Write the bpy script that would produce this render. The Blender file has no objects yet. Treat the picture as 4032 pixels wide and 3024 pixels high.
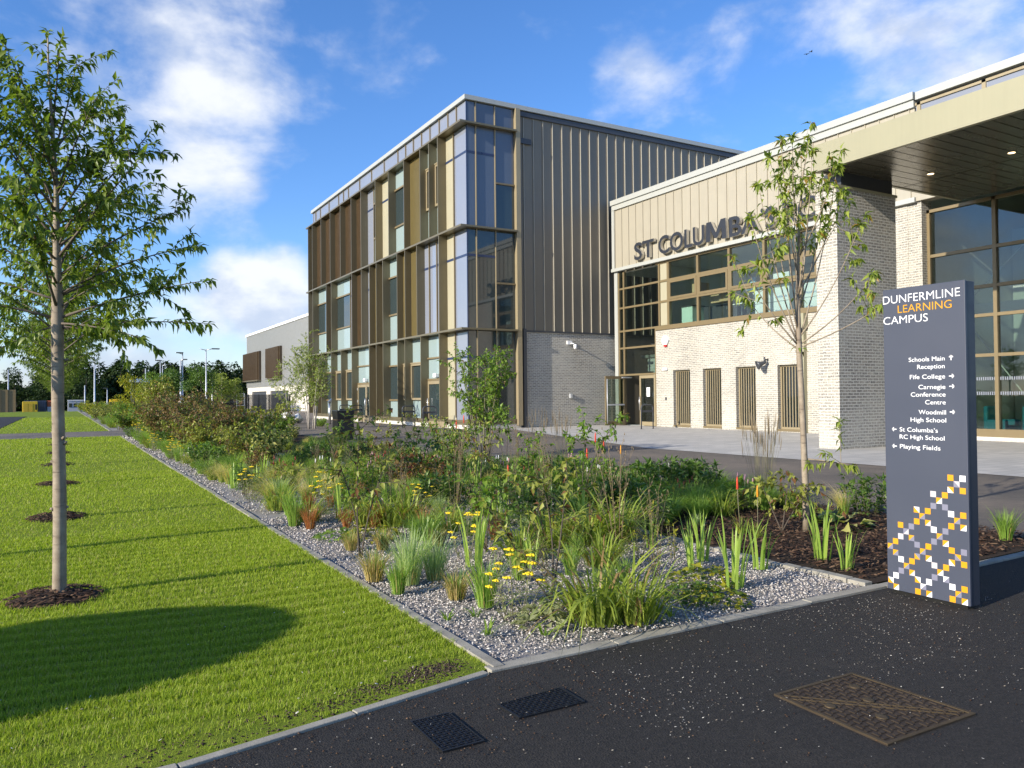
import bpy, math, random
import numpy as np
from mathutils import Vector, Matrix
R_ = math.radians
scene = bpy.context.scene
COL = scene.collection

# ------------------------------------------------------------------ camera
CAM_Z = 1.5
def cam_basis(yaw, pitch, roll):
    f = Vector((math.sin(yaw)*math.cos(pitch), math.cos(yaw)*math.cos(pitch), math.sin(pitch)))
    r0 = Vector((math.cos(yaw), -math.sin(yaw), 0)); u0 = r0.cross(f)
    r = r0*math.cos(roll) + u0*math.sin(roll); u = -r0*math.sin(roll) + u0*math.cos(roll)
    return r, u, f
cr, cu, cf = cam_basis(R_(29.924), R_(0.896), R_(-0.553))
cd = bpy.data.cameras.new("camera"); cam = bpy.data.objects.new("camera", cd); COL.objects.link(cam)
M = Matrix((cr, cu, -cf)).transposed().to_4x4(); M.translation = Vector((0, 0, CAM_Z)); cam.matrix_world = M
cd.sensor_width = 36; cd.lens = 36*3076.8/4032; cd.clip_start = .05; cd.clip_end = 3000
scene.camera = cam

# ------------------------------------------------------------------ sun and sky
SUN_EL, SUN_AZ = 22.0, 7.0           # light travels towards +X, 7 degrees towards +Y
sd = bpy.data.lights.new("sun", 'SUN'); sd.energy = 5.0; sd.angle = R_(0.5); sd.color = (1, .915, .775)
so = bpy.data.objects.new("sun", sd); COL.objects.link(so)
ldir = Vector((math.cos(R_(SUN_EL))*math.cos(R_(SUN_AZ)), math.cos(R_(SUN_EL))*math.sin(R_(SUN_AZ)), -math.sin(R_(SUN_EL))))
so.rotation_euler = ldir.to_track_quat('-Z', 'Y').to_euler(); so.location = (-30, -4, 20)

def nd(nt, t, **kw):
    n = nt.nodes.new(t)
    for k, v in kw.items():
        if k.startswith('i_'):
            key = k[2:]; key = int(key) if key.isdigit() else key.replace('_', ' ')
            n.inputs[key].default_value = v
        else: setattr(n, k, v)
    return n
def math_(nt, op, a, b=None, clamp=False):
    n = nt.nodes.new('ShaderNodeMath'); n.operation = op; n.use_clamp = clamp
    for i, x in enumerate((a, b)):
        if x is None: continue
        if isinstance(x, (int, float)): n.inputs[i].default_value = x
        else: nt.links.new(x, n.inputs[i])
    return n.outputs[0]
def mixc(nt, fac, a, b, mode='MIX'):
    n = nt.nodes.new('ShaderNodeMix'); n.data_type = 'RGBA'; n.blend_type = mode
    for i, x in ((0, fac), (6, a), (7, b)):
        if isinstance(x, (int, float)): n.inputs[i].default_value = x
        elif isinstance(x, (tuple, list)): n.inputs[i].default_value = (*x[:3], 1)
        else: nt.links.new(x, n.inputs[i])
    return n.outputs[2]
def mapr(nt, v, a, b, c=0, d=1, smooth=False):
    n = nt.nodes.new('ShaderNodeMapRange')
    if smooth: n.interpolation_type = 'SMOOTHSTEP'
    nt.links.new(v, n.inputs[0])
    for i, x in enumerate((a, b, c, d)): n.inputs[i+1].default_value = x
    return n.outputs[0]

w = bpy.data.worlds.new("World"); scene.world = w; w.use_nodes = True
wn = w.node_tree; wn.nodes.clear()
SKY = nd(wn, 'ShaderNodeTexSky', sky_type='NISHITA', sun_disc=False, sun_elevation=R_(SUN_EL), sun_rotation=R_(-90-SUN_AZ), air_density=1.0, dust_density=.3, ozone_density=3.0)
hsv = nd(wn, 'ShaderNodeHueSaturation', i_Saturation=1.14, i_Value=1.10); wn.links.new(mixc(wn, 1.0, SKY.outputs[0], (.95, .98, 1.16), 'MULTIPLY'), hsv.inputs['Color'])
tc = nd(wn, 'ShaderNodeTexCoord'); sep = nd(wn, 'ShaderNodeSeparateXYZ'); wn.links.new(tc.outputs['Generated'], sep.inputs[0])
zc = math_(wn, 'ADD', math_(wn, 'MAXIMUM', sep.outputs[2], 0.0), .16)
cmb = nd(wn, 'ShaderNodeCombineXYZ')
wn.links.new(math_(wn, 'DIVIDE', sep.outputs[0], zc), cmb.inputs[0]); wn.links.new(math_(wn, 'DIVIDE', sep.outputs[1], zc), cmb.inputs[1])
cm3 = nd(wn, 'ShaderNodeMapping'); cm3.inputs['Scale'].default_value = (1, 1, 1.7); wn.links.new(tc.outputs['Generated'], cm3.inputs[0])
noi = nd(wn, 'ShaderNodeTexNoise', i_Scale=6.0, i_Detail=10, i_Roughness=.57, i_Distortion=.15); wn.links.new(cm3.outputs[0], noi.inputs['Vector'])
# cloud banks: direction, angular radius, weight
BANKS = [((.10, .92, .38), 9, .19), ((.18, .91, .385), 6, .15), ((.155, .95, .33), 3.5, .10), ((.02, .93, .38), 7, .12), ((.01, .98, .24), 4, .12),
         ((.15, .965, .235), 3.4, .24), ((.205, .965, .155), 3.0, .26), ((.245, .955, .118), 3.6, .36), ((.17, .97, .12), 3.0, .2), ((.12, .985, .05), 5, .17), ((.0, .99, .06), 6, .14), ((.27, .96, .05), 4, .18),
         ((.75, .57, .34), 9, .15), ((.84, .42, .36), 9, .20), ((.66, .62, .42), 8, .12), ((.34, .86, .37), 4.5, .15), ((.58, .73, .355), 3.0, .16), ((.52, .73, .45), 6, .12),
         ((.23, .95, .22), 2.6, .10), ((-.6, .75, .25), 22, .22), ((-.8, .2, .45), 20, .12), ((.9, -.3, .3), 18, .16), ((0, -.9, .4), 25, .2), ((-.75, .62, .08), 16, .25)]
acc = None
for d, rad, wt in BANKS:
    dv = Vector(d).normalized()
    dp = nd(wn, 'ShaderNodeVectorMath', operation='DOT_PRODUCT'); wn.links.new(tc.outputs['Generated'], dp.inputs[0]); dp.inputs[1].default_value = dv
    v = mapr(wn, dp.outputs['Value'], math.cos(R_(rad*1.35)), math.cos(R_(rad*.2)), 0, wt, True)
    acc = v if acc is None else math_(wn, 'ADD', acc, v)
acc = math_(wn, 'ADD', acc, math_(wn, 'MULTIPLY', mapr(wn, sep.outputs[2], .01, .16, .15, 0, True), mapr(wn, sep.outputs[0], .30, .55, 1, .35, True)))
dens = math_(wn, 'ADD', noi.outputs[0], acc)
fac = mapr(wn, dens, .62, .98, 0, 1, True)
noi2 = nd(wn, 'ShaderNodeTexNoise', i_Scale=9, i_Detail=6, i_Roughness=.55); wn.links.new(cm3.outputs[0], noi2.inputs['Vector'])
shade = mapr(wn, math_(wn, 'ADD', noi2.outputs[0], mapr(wn, sep.outputs[2], 0, .14, -.20, .03)), .36, .60, 0, 1, True)
ccol = mixc(wn, shade, (3.5, 4.0, 5.0), (5.6, 5.75, 6.0))
sk = mixc(wn, math_(wn, 'MULTIPLY', fac, .93), hsv.outputs[0], ccol)
bg = nd(wn, 'ShaderNodeBackground', i_Strength=.125); wn.links.new(sk, bg.inputs[0])
wo = nd(wn, 'ShaderNodeOutputWorld'); wn.links.new(bg.outputs[0], wo.inputs[0])
scene.view_settings.view_transform = 'Standard'; scene.view_settings.look = 'None'; scene.view_settings.gamma = 1; scene.view_settings.exposure = 0.55
scene.cycles.use_denoising = True
scene.cycles.max_bounces = 8; scene.cycles.transparent_max_bounces = 12; scene.cycles.caustics_reflective = False; scene.cycles.caustics_refractive = False

# ------------------------------------------------------------------ materials
MATS = {}
def newmat(name):
    m = bpy.data.materials.new(name); m.use_nodes = True; m.node_tree.nodes.clear(); MATS[name] = m
    return m, m.node_tree
def finish(nt, sh):
    o = nt.nodes.new('ShaderNodeOutputMaterial'); nt.links.new(sh, o.inputs[0])
def coords(nt, kind='Object'): return nt.nodes.new('ShaderNodeTexCoord').outputs[kind]
def noise(nt, vec, scale, detail=4, rough=.55, dist=0):
    n = nd(nt, 'ShaderNodeTexNoise', i_Scale=scale, i_Detail=detail, i_Roughness=rough, i_Distortion=dist); nt.links.new(vec, n.inputs['Vector']); return n.outputs[0]
def bump(nt, h, strength, dist=.01):
    b = nd(nt, 'ShaderNodeBump', i_Strength=strength, i_Distance=dist); nt.links.new(h, b.inputs['Height']); return b.outputs[0]
def bsdf(nt, col, rough=.5, metal=0, spec=.5, normal=None, coat=0, ior=1.5):
    p = nd(nt, 'ShaderNodeBsdfPrincipled', i_Metallic=metal, i_IOR=ior)
    p.inputs['Specular IOR Level'].default_value = spec; p.inputs['Coat Weight'].default_value = coat
    for k, x in (('Base Color', col), ('Roughness', rough)):
        if isinstance(x, (int, float)): p.inputs[k].default_value = x
        elif isinstance(x, (tuple, list)): p.inputs[k].default_value = (*x[:3], 1)
        else: nt.links.new(x, p.inputs[k])
    if normal is not None: nt.links.new(normal, p.inputs['Normal'])
    return p.outputs[0]
def plain(name, col, rough=.5, metal=0, spec=.5, var=.12, vs=3.0, bmp=0, bs=60, streak=0, ior=1.5):
    m, nt = newmat(name); c = coords(nt)
    n = noise(nt, c, vs, 5, .6)
    col2 = tuple(x*(1-var) for x in col); col3 = tuple(min(1, x*(1+var)) for x in col)
    cc = mixc(nt, n, col2, col3)
    if streak:
        mp = nd(nt, 'ShaderNodeMapping'); mp.inputs['Scale'].default_value = (9, 9, .35); nt.links.new(c, mp.inputs[0])
        s = noise(nt, mp.outputs[0], 1.6, 4, .6); cc = mixc(nt, mapr(nt, s, .42, .75, 0, streak), cc, tuple(x*.55 for x in col))
    nn = bump(nt, noise(nt, c, bs, 3, .6), bmp, .004) if bmp else None
    rr = mapr(nt, noise(nt, c, vs*2.3, 4), .3, .7, max(.02, rough*.85), min(1, rough*1.15))
    finish(nt, bsdf(nt, cc, rr, metal, spec, nn, ior=ior)); return m
def wallcoord(nt):
    """(along-wall, height) from object coordinates, picking the axis by the face's normal"""
    c = coords(nt); s = nd(nt, 'ShaderNodeSeparateXYZ'); nt.links.new(c, s.inputs[0])
    n = coords(nt, 'Normal'); sn = nd(nt, 'ShaderNodeSeparateXYZ'); nt.links.new(n, sn.inputs[0])
    k = math_(nt, 'GREATER_THAN', math_(nt, 'ABSOLUTE', sn.outputs[0]), .5)
    u = math_(nt, 'ADD', math_(nt, 'MULTIPLY', s.outputs[1], k), math_(nt, 'MULTIPLY', s.outputs[0], math_(nt, 'SUBTRACT', 1, k)))
    cb = nd(nt, 'ShaderNodeCombineXYZ'); nt.links.new(u, cb.inputs[0]); nt.links.new(s.outputs[2], cb.inputs[1]); nt.links.new(k, cb.inputs[2])
    return cb.outputs[0]
def brick(name, c1, c2, mort, wash=.5):
    m, nt = newmat(name); v = wallcoord(nt)
    dn = nd(nt, 'ShaderNodeTexNoise', i_Scale=9, i_Detail=2); nt.links.new(v, dn.inputs['Vector'])
    off = nd(nt, 'ShaderNodeVectorMath', operation='SCALE', i_Scale=.012); sb = nd(nt, 'ShaderNodeVectorMath', operation='SUBTRACT'); nt.links.new(dn.outputs['Color'], sb.inputs[0]); sb.inputs[1].default_value = (.5, .5, .5); nt.links.new(sb.outputs[0], off.inputs[0])
    ad = nd(nt, 'ShaderNodeVectorMath', operation='ADD'); nt.links.new(v, ad.inputs[0]); nt.links.new(off.outputs[0], ad.inputs[1])
    b = nd(nt, 'ShaderNodeTexBrick', i_Scale=1, i_Bias=0); nt.links.new(ad.outputs[0], b.inputs['Vector'])
    b.inputs['Mortar Size'].default_value = .0105; b.inputs['Mortar Smooth'].default_value = .25; b.inputs['Brick Width'].default_value = .236; b.inputs['Row Height'].default_value = .0795
    b.inputs['Color1'].default_value = (*c1, 1); b.inputs['Color2'].default_value = (*c2, 1); b.inputs['Mortar'].default_value = (*mort, 1)
    n1 = noise(nt, v, 7.5, 3, .6); n2 = noise(nt, v, 24, 4, .6); n3 = noise(nt, v, .45, 3)
    cc = mixc(nt, mapr(nt, n1, .38, .66, 0, .55), b.outputs['Color'], tuple(x*.62 for x in c2))
    cc = mixc(nt, mapr(nt, math_(nt, 'ADD', n2, math_(nt, 'MULTIPLY', n3, .4)), .55, .84, 0, wash), cc, mort)
    cc = mixc(nt, b.outputs['Fac'], cc, mort)
    h = math_(nt, 'ADD', math_(nt, 'MULTIPLY', b.outputs['Fac'], -1.0), math_(nt, 'MULTIPLY', n2, .55))
    finish(nt, bsdf(nt, cc, .9, 0, .2, bump(nt, h, .9, .012))); return m
def foliage(name, a, b, trans=.32, rough=.45, spec=.35, dry=None, vs=1.2, gain=2.35):
    a = tuple(x*gain*q for x, q in zip(a, (1.07, 1, .9))); b = tuple(x*gain*q for x, q in zip(b, (1.07, 1, .9)))
    m, nt = newmat(name); g = nd(nt, 'ShaderNodeNewGeometry'); c = coords(nt)
    cc = mixc(nt, g.outputs['Random Per Island'], a, b)
    n = noise(nt, c, vs, 3)
    cc = mixc(nt, mapr(nt, n, .35, .7, 0, .35), cc, tuple(x*.66 for x in a))
    if dry:
        r2 = math_(nt, 'FRACT', math_(nt, 'MULTIPLY', g.outputs['Random Per Island'], 17.3))
        cc = mixc(nt, math_(nt, 'GREATER_THAN', r2, 1-dry[1]), cc, dry[0])
    p = bsdf(nt, cc, rough, 0, spec)
    t = nd(nt, 'ShaderNodeBsdfTranslucent'); nt.links.new(mixc(nt, 1.0, cc, (1.25, 1.35, .6), 'MULTIPLY'), t.inputs[0])
    mx = nd(nt, 'ShaderNodeMixShader', i_0=min(.5, trans*1.25)); nt.links.new(p, mx.inputs[1]); nt.links.new(t.outputs[0], mx.inputs[2])
    finish(nt, mx.outputs[0]); return m
def glass(name, tint, ior=1.5, refl=1.0):
    m, nt = newmat(name); c = coords(nt)
    nn = bump(nt, noise(nt, c, .7, 2), .02, .05)
    ge = nd(nt, 'ShaderNodeNewGeometry'); dp = nd(nt, 'ShaderNodeVectorMath', operation='DOT_PRODUCT'); nt.links.new(ge.outputs['Incoming'], dp.inputs[0]); nt.links.new(nn, dp.inputs[1])
    f0 = ((ior-1)/(ior+1))**2; om = math_(nt, 'SUBTRACT', 1.0, math_(nt, 'ABSOLUTE', dp.outputs['Value']), True)
    fr_ = math_(nt, 'ADD', math_(nt, 'MULTIPLY', math_(nt, 'POWER', om, 5.0), 1-f0), f0)
    g = nd(nt, 'ShaderNodeBsdfGlossy', i_Roughness=.0); g.inputs[0].default_value = (.95, .97, 1, 1); nt.links.new(nn, g.inputs['Normal'])
    t = nd(nt, 'ShaderNodeBsdfTransparent'); t.inputs[0].default_value = (*tint, 1)
    mx = nd(nt, 'ShaderNodeMixShader'); nt.links.new(math_(nt, 'MULTIPLY', fr_, refl, True), mx.inputs[0]); nt.links.new(t.outputs[0], mx.inputs[1]); nt.links.new(g.outputs[0], mx.inputs[2])
    finish(nt, mx.outputs[0]); return m
def emit(name, col, s):
    m, nt = newmat(name); e = nd(nt, 'ShaderNodeEmission', i_Strength=s); e.inputs[0].default_value = (*col, 1); finish(nt, e.outputs[0]); return m

bronze = plain('bronze_metal', (.185, .156, .094), .38, .35, .5, .10, 2, streak=.12)
bronze_l = plain('light_bronze_metal', (.33, .27, .165), .4, .2, .5, .08, 2)
frame_m = plain('bronze_window_frame', (.215, .165, .088), .4, .2, .5, .08)
cream = plain('cream_metal_panel', (.40, .37, .26), .45, .1, .4, .06, .8, streak=.1)
champ = plain('champagne_standing_seam', (.40, .365, .285), .42, .15, .5, .07, .9, streak=.14)
coping_m = plain('pale_coping_metal', (.42, .43, .40), .4, .1, .5, .06)
clad_dark = plain('grey_bronze_cladding', (.185, .165, .130), .46, .15, .5, .08, .7, streak=.15)
fascia_m = plain('olive_champagne_fascia', (.33, .31, .205), .42, .1, .4, .06, .6, streak=.08)
soffit_m = plain('dark_bronze_soffit', (.15, .135, .095), .25, .4, .5, .1, 1)
louvre_m = plain('brown_louvre_slat', (.155, .10, .05), .4, .25, .5, .25, 2)
louvre_d = plain('dark_louvre_back', (.06, .042, .025), .6)
gold_l = plain('gold_louvre_slat', (.34, .26, .10), .35, .3, .5, .1)
brick_buff = brick('buff_brick', (.345, .305, .24), (.155, .142, .125), (.64, .615, .54), .6)
brick_white = brick('white_brick', (.66, .62, .54), (.55, .5, .42), (.7, .67, .6), .7)
mint = plain('mint_back_painted_glass', (.26, .335, .335), .06, 0, .5, .05, .5, ior=1.5)
pale_gl = plain('pale_spandrel_glass', (.215, .235, .285), .05, 0, .5, .10, .35, bmp=.03, bs=.6, ior=1.75)
dark_gl = plain('dark_vision_glass', (.028, .042, .044), .03, 0, .5, .2, .5, ior=1.75)
blue_gl = plain('grey_blue_spandrel_glass', (.10, .125, .17), .04, 0, .5, .1, .5, ior=1.65)
navy_m = plain('navy_transom', (.03, .045, .10), .3)
clear_gl = glass('window_glass', (.84, .90, .86), 1.75, 1.0)
clear_dk = glass('tinted_window_glass', (.64, .71, .67), 1.75, 1.0)
black_m = plain('black_plastic', (.014, .014, .013), .35)
charcoal = plain('charcoal_metal', (.06, .065, .075), .42, .2)
white_m = plain('white_paint', (.8, .8, .79), .4, var=.04)
grey_int = plain('interior_grey_wall', (.55, .57, .54), .8)
seam_m = plain('sunlit_seam_edge', (.40, .37, .30), .4, .2)  # lighter than the cladding, sun catching the seams put into the colour
int_dark = plain('interior_dark_floor', (.10, .11, .11), .6)
int_floor = plain('interior_vinyl_floor', (.34, .36, .34), .5)
red_m = plain('red_paint', (.55, .03, .03), .35)
steel = plain('brushed_steel', (.55, .56, .57), .3, .9)
galv = plain('galvanised_steel', (.62, .64, .66), .45, .5)
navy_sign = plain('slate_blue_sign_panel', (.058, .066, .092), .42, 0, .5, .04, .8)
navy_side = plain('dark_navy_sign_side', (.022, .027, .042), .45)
sg_white = plain('white_vinyl', (.82, .82, .82), .45, var=.03)
sg_yel = plain('amber_vinyl', (.64, .30, .010), .45, var=.03)
sg_grey = plain('grey_vinyl', (.20, .20, .26), .45, var=.03)
sg_pink = plain('beige_vinyl', (.50, .465, .47), .45, var=.03)
letter_m = plain('dark_grey_letter', (.026, .030, .040), .4, var=.08)
letter_s = plain('brushed_letter_return', (.55, .52, .46), .35, .6)
teal = plain('teal_upholstery', (.03, .25, .33), .8)
card = plain('cardboard', (.42, .31, .18), .85, bmp=.1)
boxwhite = plain('pale_carton', (.62, .66, .70), .8)
ltblue = plain('pale_blue_plastic', (.30, .52, .66), .4)
def concrete(name, col):
    m, nt = newmat(name); c = coords(nt); n = noise(nt, c, 6, 6, .65); n2 = noise(nt, c, 90, 3)
    cc = mixc(nt, mapr(nt, n, .3, .75), tuple(x*.66 for x in col), tuple(min(1, x*1.12) for x in col)); cc = mixc(nt, mapr(nt, n2, .55, .75, 0, .35), cc, tuple(x*.5 for x in col))
    finish(nt, bsdf(nt, cc, .9, 0, .2, bump(nt, n2, .4, .004))); return m
kerb_m = concrete('kerb_concrete', (.36, .335, .275))
def tarmac(name, dark, light, dust, dscale=.9, dlim=(.5, .8)):
    m, nt = newmat(name); c = coords(nt)
    v = nd(nt, 'ShaderNodeTexVoronoi', i_Scale=95); nt.links.new(c, v.inputs['Vector'])
    n = noise(nt, c, 260, 3, .7); n2 = noise(nt, c, dscale, 5, .6, .4); n3 = noise(nt, c, 5.5, 5, .65)
    sp = nd(nt, 'ShaderNodeSeparateColor'); nt.links.new(v.outputs['Color'], sp.inputs[0])
    cc = mixc(nt, sp.outputs[0], dark, light)
    cc = mixc(nt, mapr(nt, n, .6, .75, 0, .5), cc, tuple(x*2.2 for x in light))
    cc = mixc(nt, mapr(nt, math_(nt, 'ADD', math_(nt, 'MULTIPLY', n2, .7), math_(nt, 'MULTIPLY', n3, .3)), *dlim, 0, .75), cc, dust)
    h = math_(nt, 'ADD', math_(nt, 'MULTIPLY', v.outputs['Distance'], 1.1), n)
    finish(nt, bsdf(nt, cc, .78, 0, .35, bump(nt, h, .8, .006))); return m
tar_front = tarmac('fresh_black_tarmac', (.0150, .0135, .0115), (.034, .030, .0255), (.075, .062, .047), .8, (.56, .86))
tar_road = tarmac('dusty_tarmac', (.075, .068, .06), (.135, .122, .105), (.24, .195, .15), .45, (.36, .64))
def slabs():
    m, nt = newmat('paving_slabs'); c = coords(nt)
    b = nd(nt, 'ShaderNodeTexBrick', i_Scale=1); nt.links.new(c, b.inputs['Vector'])
    b.inputs['Mortar Size'].default_value = .006; b.inputs['Brick Width'].default_value = .6; b.inputs['Row Height'].default_value = .3
    b.inputs['Color1'].default_value = (.50, .48, .44, 1); b.inputs['Color2'].default_value = (.40, .39, .365, 1); b.inputs['Mortar'].default_value = (.2, .19, .17, 1)
    n = noise(nt, c, 1.3, 5, .6); n2 = noise(nt, c, 70, 3)
    cc = mixc(nt, mapr(nt, n, .4, .75, 0, .4), b.outputs['Color'], (.33, .315, .285)); cc = mixc(nt, mapr(nt, n2, .5, .8, 0, .3), cc, (.5, .49, .47))
    finish(nt, bsdf(nt, cc, .85, 0, .25, bump(nt, math_(nt, 'MULTIPLY', b.outputs['Fac'], -1), .5, .01))); return m
pave_m = slabs()
def lawn_mat():
    m, nt = newmat('lawn_turf'); c = coords(nt)
    n = noise(nt, c, 2.2, 6, .65); n2 = noise(nt, c, 140, 3, .7); n4 = noise(nt, c, .35, 3)
    cc = mixc(nt, mapr(nt, n, .3, .7), (.17, .235, .022), (.27, .33, .036)); cc = mixc(nt, mapr(nt, n4, .35, .7, 0, .5), cc, (.28, .33, .035))
    cc = mixc(nt, mapr(nt, n2, .35, .65, .45, 0), cc, (.045, .085, .01))
    mp = nd(nt, 'ShaderNodeMapping'); mp.inputs['Rotation'].default_value = (0, 0, R_(8)); nt.links.new(c, mp.inputs[0])
    wv = nd(nt, 'ShaderNodeTexWave', i_Scale=1.5, i_Distortion=5, i_Detail=3); wv.inputs['Detail Scale'].default_value = 1.2; wv.bands_direction = 'Y'; nt.links.new(mp.outputs[0], wv.inputs['Vector'])
    cc = mixc(nt, mapr(nt, wv.outputs['Fac'], .1, .7, .22, 0), cc, (.06, .11, .012))
    h = math_(nt, 'ADD', math_(nt, 'MULTIPLY', wv.outputs['Fac'], 1.2), n2)
    finish(nt, bsdf(nt, cc, .9, 0, .1, bump(nt, h, .8, .02))); return m
lawn_m = lawn_mat()
soil_m = plain('dark_soil', (.035, .024, .016), .95, 0, .2, .4, 9, bmp=.8, bs=70)
gravel_m = plain('gravel_bedding', (.26, .245, .23), .95, 0, .2, .5, 60, bmp=1, bs=90)
rough_grass = plain('rough_grass', (.10, .13, .03), .95, 0, .1, .5, .8, bmp=.5, bs=30)
def stones(name, cols, rough=.85):
    m, nt = newmat(name); g = nd(nt, 'ShaderNodeNewGeometry'); cr_ = nd(nt, 'ShaderNodeValToRGB'); nt.links.new(g.outputs['Random Per Island'], cr_.inputs[0])
    el = cr_.color_ramp.elements; cr_.color_ramp.interpolation = 'CONSTANT'
    while len(el) < len(cols): el.new(.5)
    for i, (e, cc) in enumerate(zip(el, cols)): e.position = i/len(cols); e.color = (*cc, 1)
    finish(nt, bsdf(nt, cr_.outputs[0], rough, 0, .3, bump(nt, noise(nt, coords(nt), 150, 2), .3, .003))); return m
chip_m = stones('granite_chippings', [(.40, .37, .335), (.54, .50, .455), (.29, .265, .24), (.46, .405, .365), (.23, .21, .19), (.60, .57, .52), (.37, .325, .285)])
bark_m = stones('bark_chips', [(.045, .022, .012), (.075, .038, .02), (.028, .015, .009), (.11, .06, .032), (.06, .03, .016), (.17, .105, .06)])
soil_crumb = stones('soil_crumbs', [(.05, .034, .022), (.075, .052, .035), (.035, .024, .016), (.10, .075, .05), (.045, .03, .02)], .95)
petal_m = stones('fallen_petals', [(.60, .54, .43), (.40, .33, .24), (.66, .62, .53), (.30, .25, .19)])
def bark_mat():
    m, nt = newmat('young_cherry_bark'); c = coords(nt); mp = nd(nt, 'ShaderNodeMapping'); mp.inputs['Scale'].default_value = (5, 5, 38); nt.links.new(c, mp.inputs[0])
    n = noise(nt, mp.outputs[0], 1.0, 4, .6); n2 = noise(nt, c, 9, 5, .6)
    cc = mixc(nt, mapr(nt, n2, .3, .7), (.20, .155, .11), (.36, .30, .22)); cc = mixc(nt, mapr(nt, n, .60, .72, 0, .8), cc, (.07, .05, .037))
    finish(nt, bsdf(nt, cc, .75, 0, .3, bump(nt, n, .5, .006))); return m
trunk_m = bark_mat()
limb_m = plain('dark_cherry_limb', (.12, .095, .07), .75, var=.4, vs=14)
twig_m = plain('dark_twig', (.075, .058, .042), .8, var=.3, vs=20)
olive_twig = plain('olive_twig', (.17, .155, .09), .8, var=.3, vs=20)
birch_m = plain('birch_bark', (.40, .36, .31), .8, var=.45, vs=9)
wood_dark = plain('woodland_trunk', (.05, .04, .03), .9)
F_cherry = foliage('cherry_leaf', (.05, .085, .014), (.105, .14, .022), .36, .42, .45, vs=1.5, gain=2.15)
F_young = foliage('young_tree_leaf', (.085, .125, .022), (.16, .195, .04), .34, .42, .4, dry=((.34, .21, .05), .05))
F_birch = foliage('birch_leaf', (.095, .135, .035), (.17, .20, .06), .35)
F_dark = foliage('dark_shrub_leaf', (.03, .065, .014), (.07, .115, .024), .3, .4, .5)
F_mid = foliage('mid_green_leaf', (.05, .10, .016), (.11, .165, .026), .33, dry=((.22, .15, .05), .05))
F_olive = foliage('olive_shrub_leaf', (.085, .105, .022), (.165, .18, .04), .3, dry=((.18, .085, .035), .10))
F_var = foliage('variegated_leaf', (.13, .15, .04), (.30, .30, .11), .3, dry=((.05, .085, .015), .4))
F_copper = foliage('copper_hedge_leaf', (.13, .088, .045), (.23, .16, .08), .3, dry=((.17, .20, .05), .4), gain=1.45)
F_yel = foliage('yellow_green_leaf', (.20, .22, .02), (.30, .29, .035), .35, dry=((.10, .15, .02), .3), gain=1.45)
F_red = foliage('reddish_shrub_leaf', (.075, .05, .02), (.12, .10, .03), .3, dry=((.14, .035, .02), .25))
F_wood = foliage('woodland_leaf', (.016, .034, .010), (.036, .062, .016), .15, .6, .2, vs=.12, gain=1.35)
F_blade = foliage('strap_leaf', (.075, .115, .018), (.17, .205, .035), .33, .4, .45, dry=((.30, .20, .08), .14))
F_iris = foliage('iris_leaf', (.09, .15, .03), (.18, .25, .055), .33, .4, .4)
F_fine = foliage('fine_green_grass', (.075, .135, .024), (.13, .20, .04), .33)
F_blue = foliage('blue_green_grass', (.12, .18, .09), (.22, .27, .13), .33)
F_blond = foliage('blond_grass', (.34, .27, .12), (.46, .38, .19), .3, dry=((.20, .21, .05), .3), gain=1.45)
F_rust = foliage('rust_sedge', (.22, .085, .03), (.33, .15, .06), .3, gain=1.45)
F_plume = foliage('feather_plume', (.40, .36, .17), (.50, .45, .24), .4, gain=1.45)
F_grey = foliage('grey_green_leaf', (.17, .20, .11), (.26, .29, .16), .3, gain=1.45)
F_lawn = foliage('lawn_blade', (.15, .225, .022), (.25, .31, .038), .35, .5, .25, dry=((.42, .38, .15), .09), vs=.9, gain=1.6)
Y_flow = plain('yellow_flower', (.75, .55, .01), .7, var=.15, vs=40)
R_flow = plain('red_poker_flower', (.70, .07, .03), .6, var=.2, vs=40)
O_flow = plain('orange_poker_flower', (.75, .33, .02), .6, var=.2, vs=40)
P_flow = plain('pale_pink_flower', (.62, .33, .36), .6, var=.2)
D_flow = plain('dark_red_flower', (.28, .03, .03), .6, var=.2)
W_flow = plain('white_flower', (.75, .75, .70), .6, var=.1)
seed_m = plain('brown_seed_head', (.20, .15, .085), .8, var=.3)
iron = plain('black_cast_iron', (.022, .023, .026), .45, .5, .5, .3, 14, bmp=.3)
rust = plain('rusty_cast_iron', (.060, .044, .030), .65, .4, .4, .55, 6, bmp=.5)
gold_rim = plain('worn_brass_rim', (.085, .060, .030), .6, .4, var=.6, vs=8)
yel_paint = plain('yellow_paint', (.62, .42, .02), .45)
blue_cont = plain('blue_container', (.04, .06, .11), .5)
orange_p = plain('orange_paint', (.65, .16, .06), .5)
van_white = plain('white_car_paint', (.75, .76, .78), .2, var=.03)
wicker = plain('woven_screen', (.24, .18, .09), .9, var=.4, vs=12, bmp=.6, bs=50)
rubber = plain('tyre_rubber', (.02, .02, .02), .85)
mesh_m = plain('black_fence_mesh', (.012, .013, .014), .6)
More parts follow.
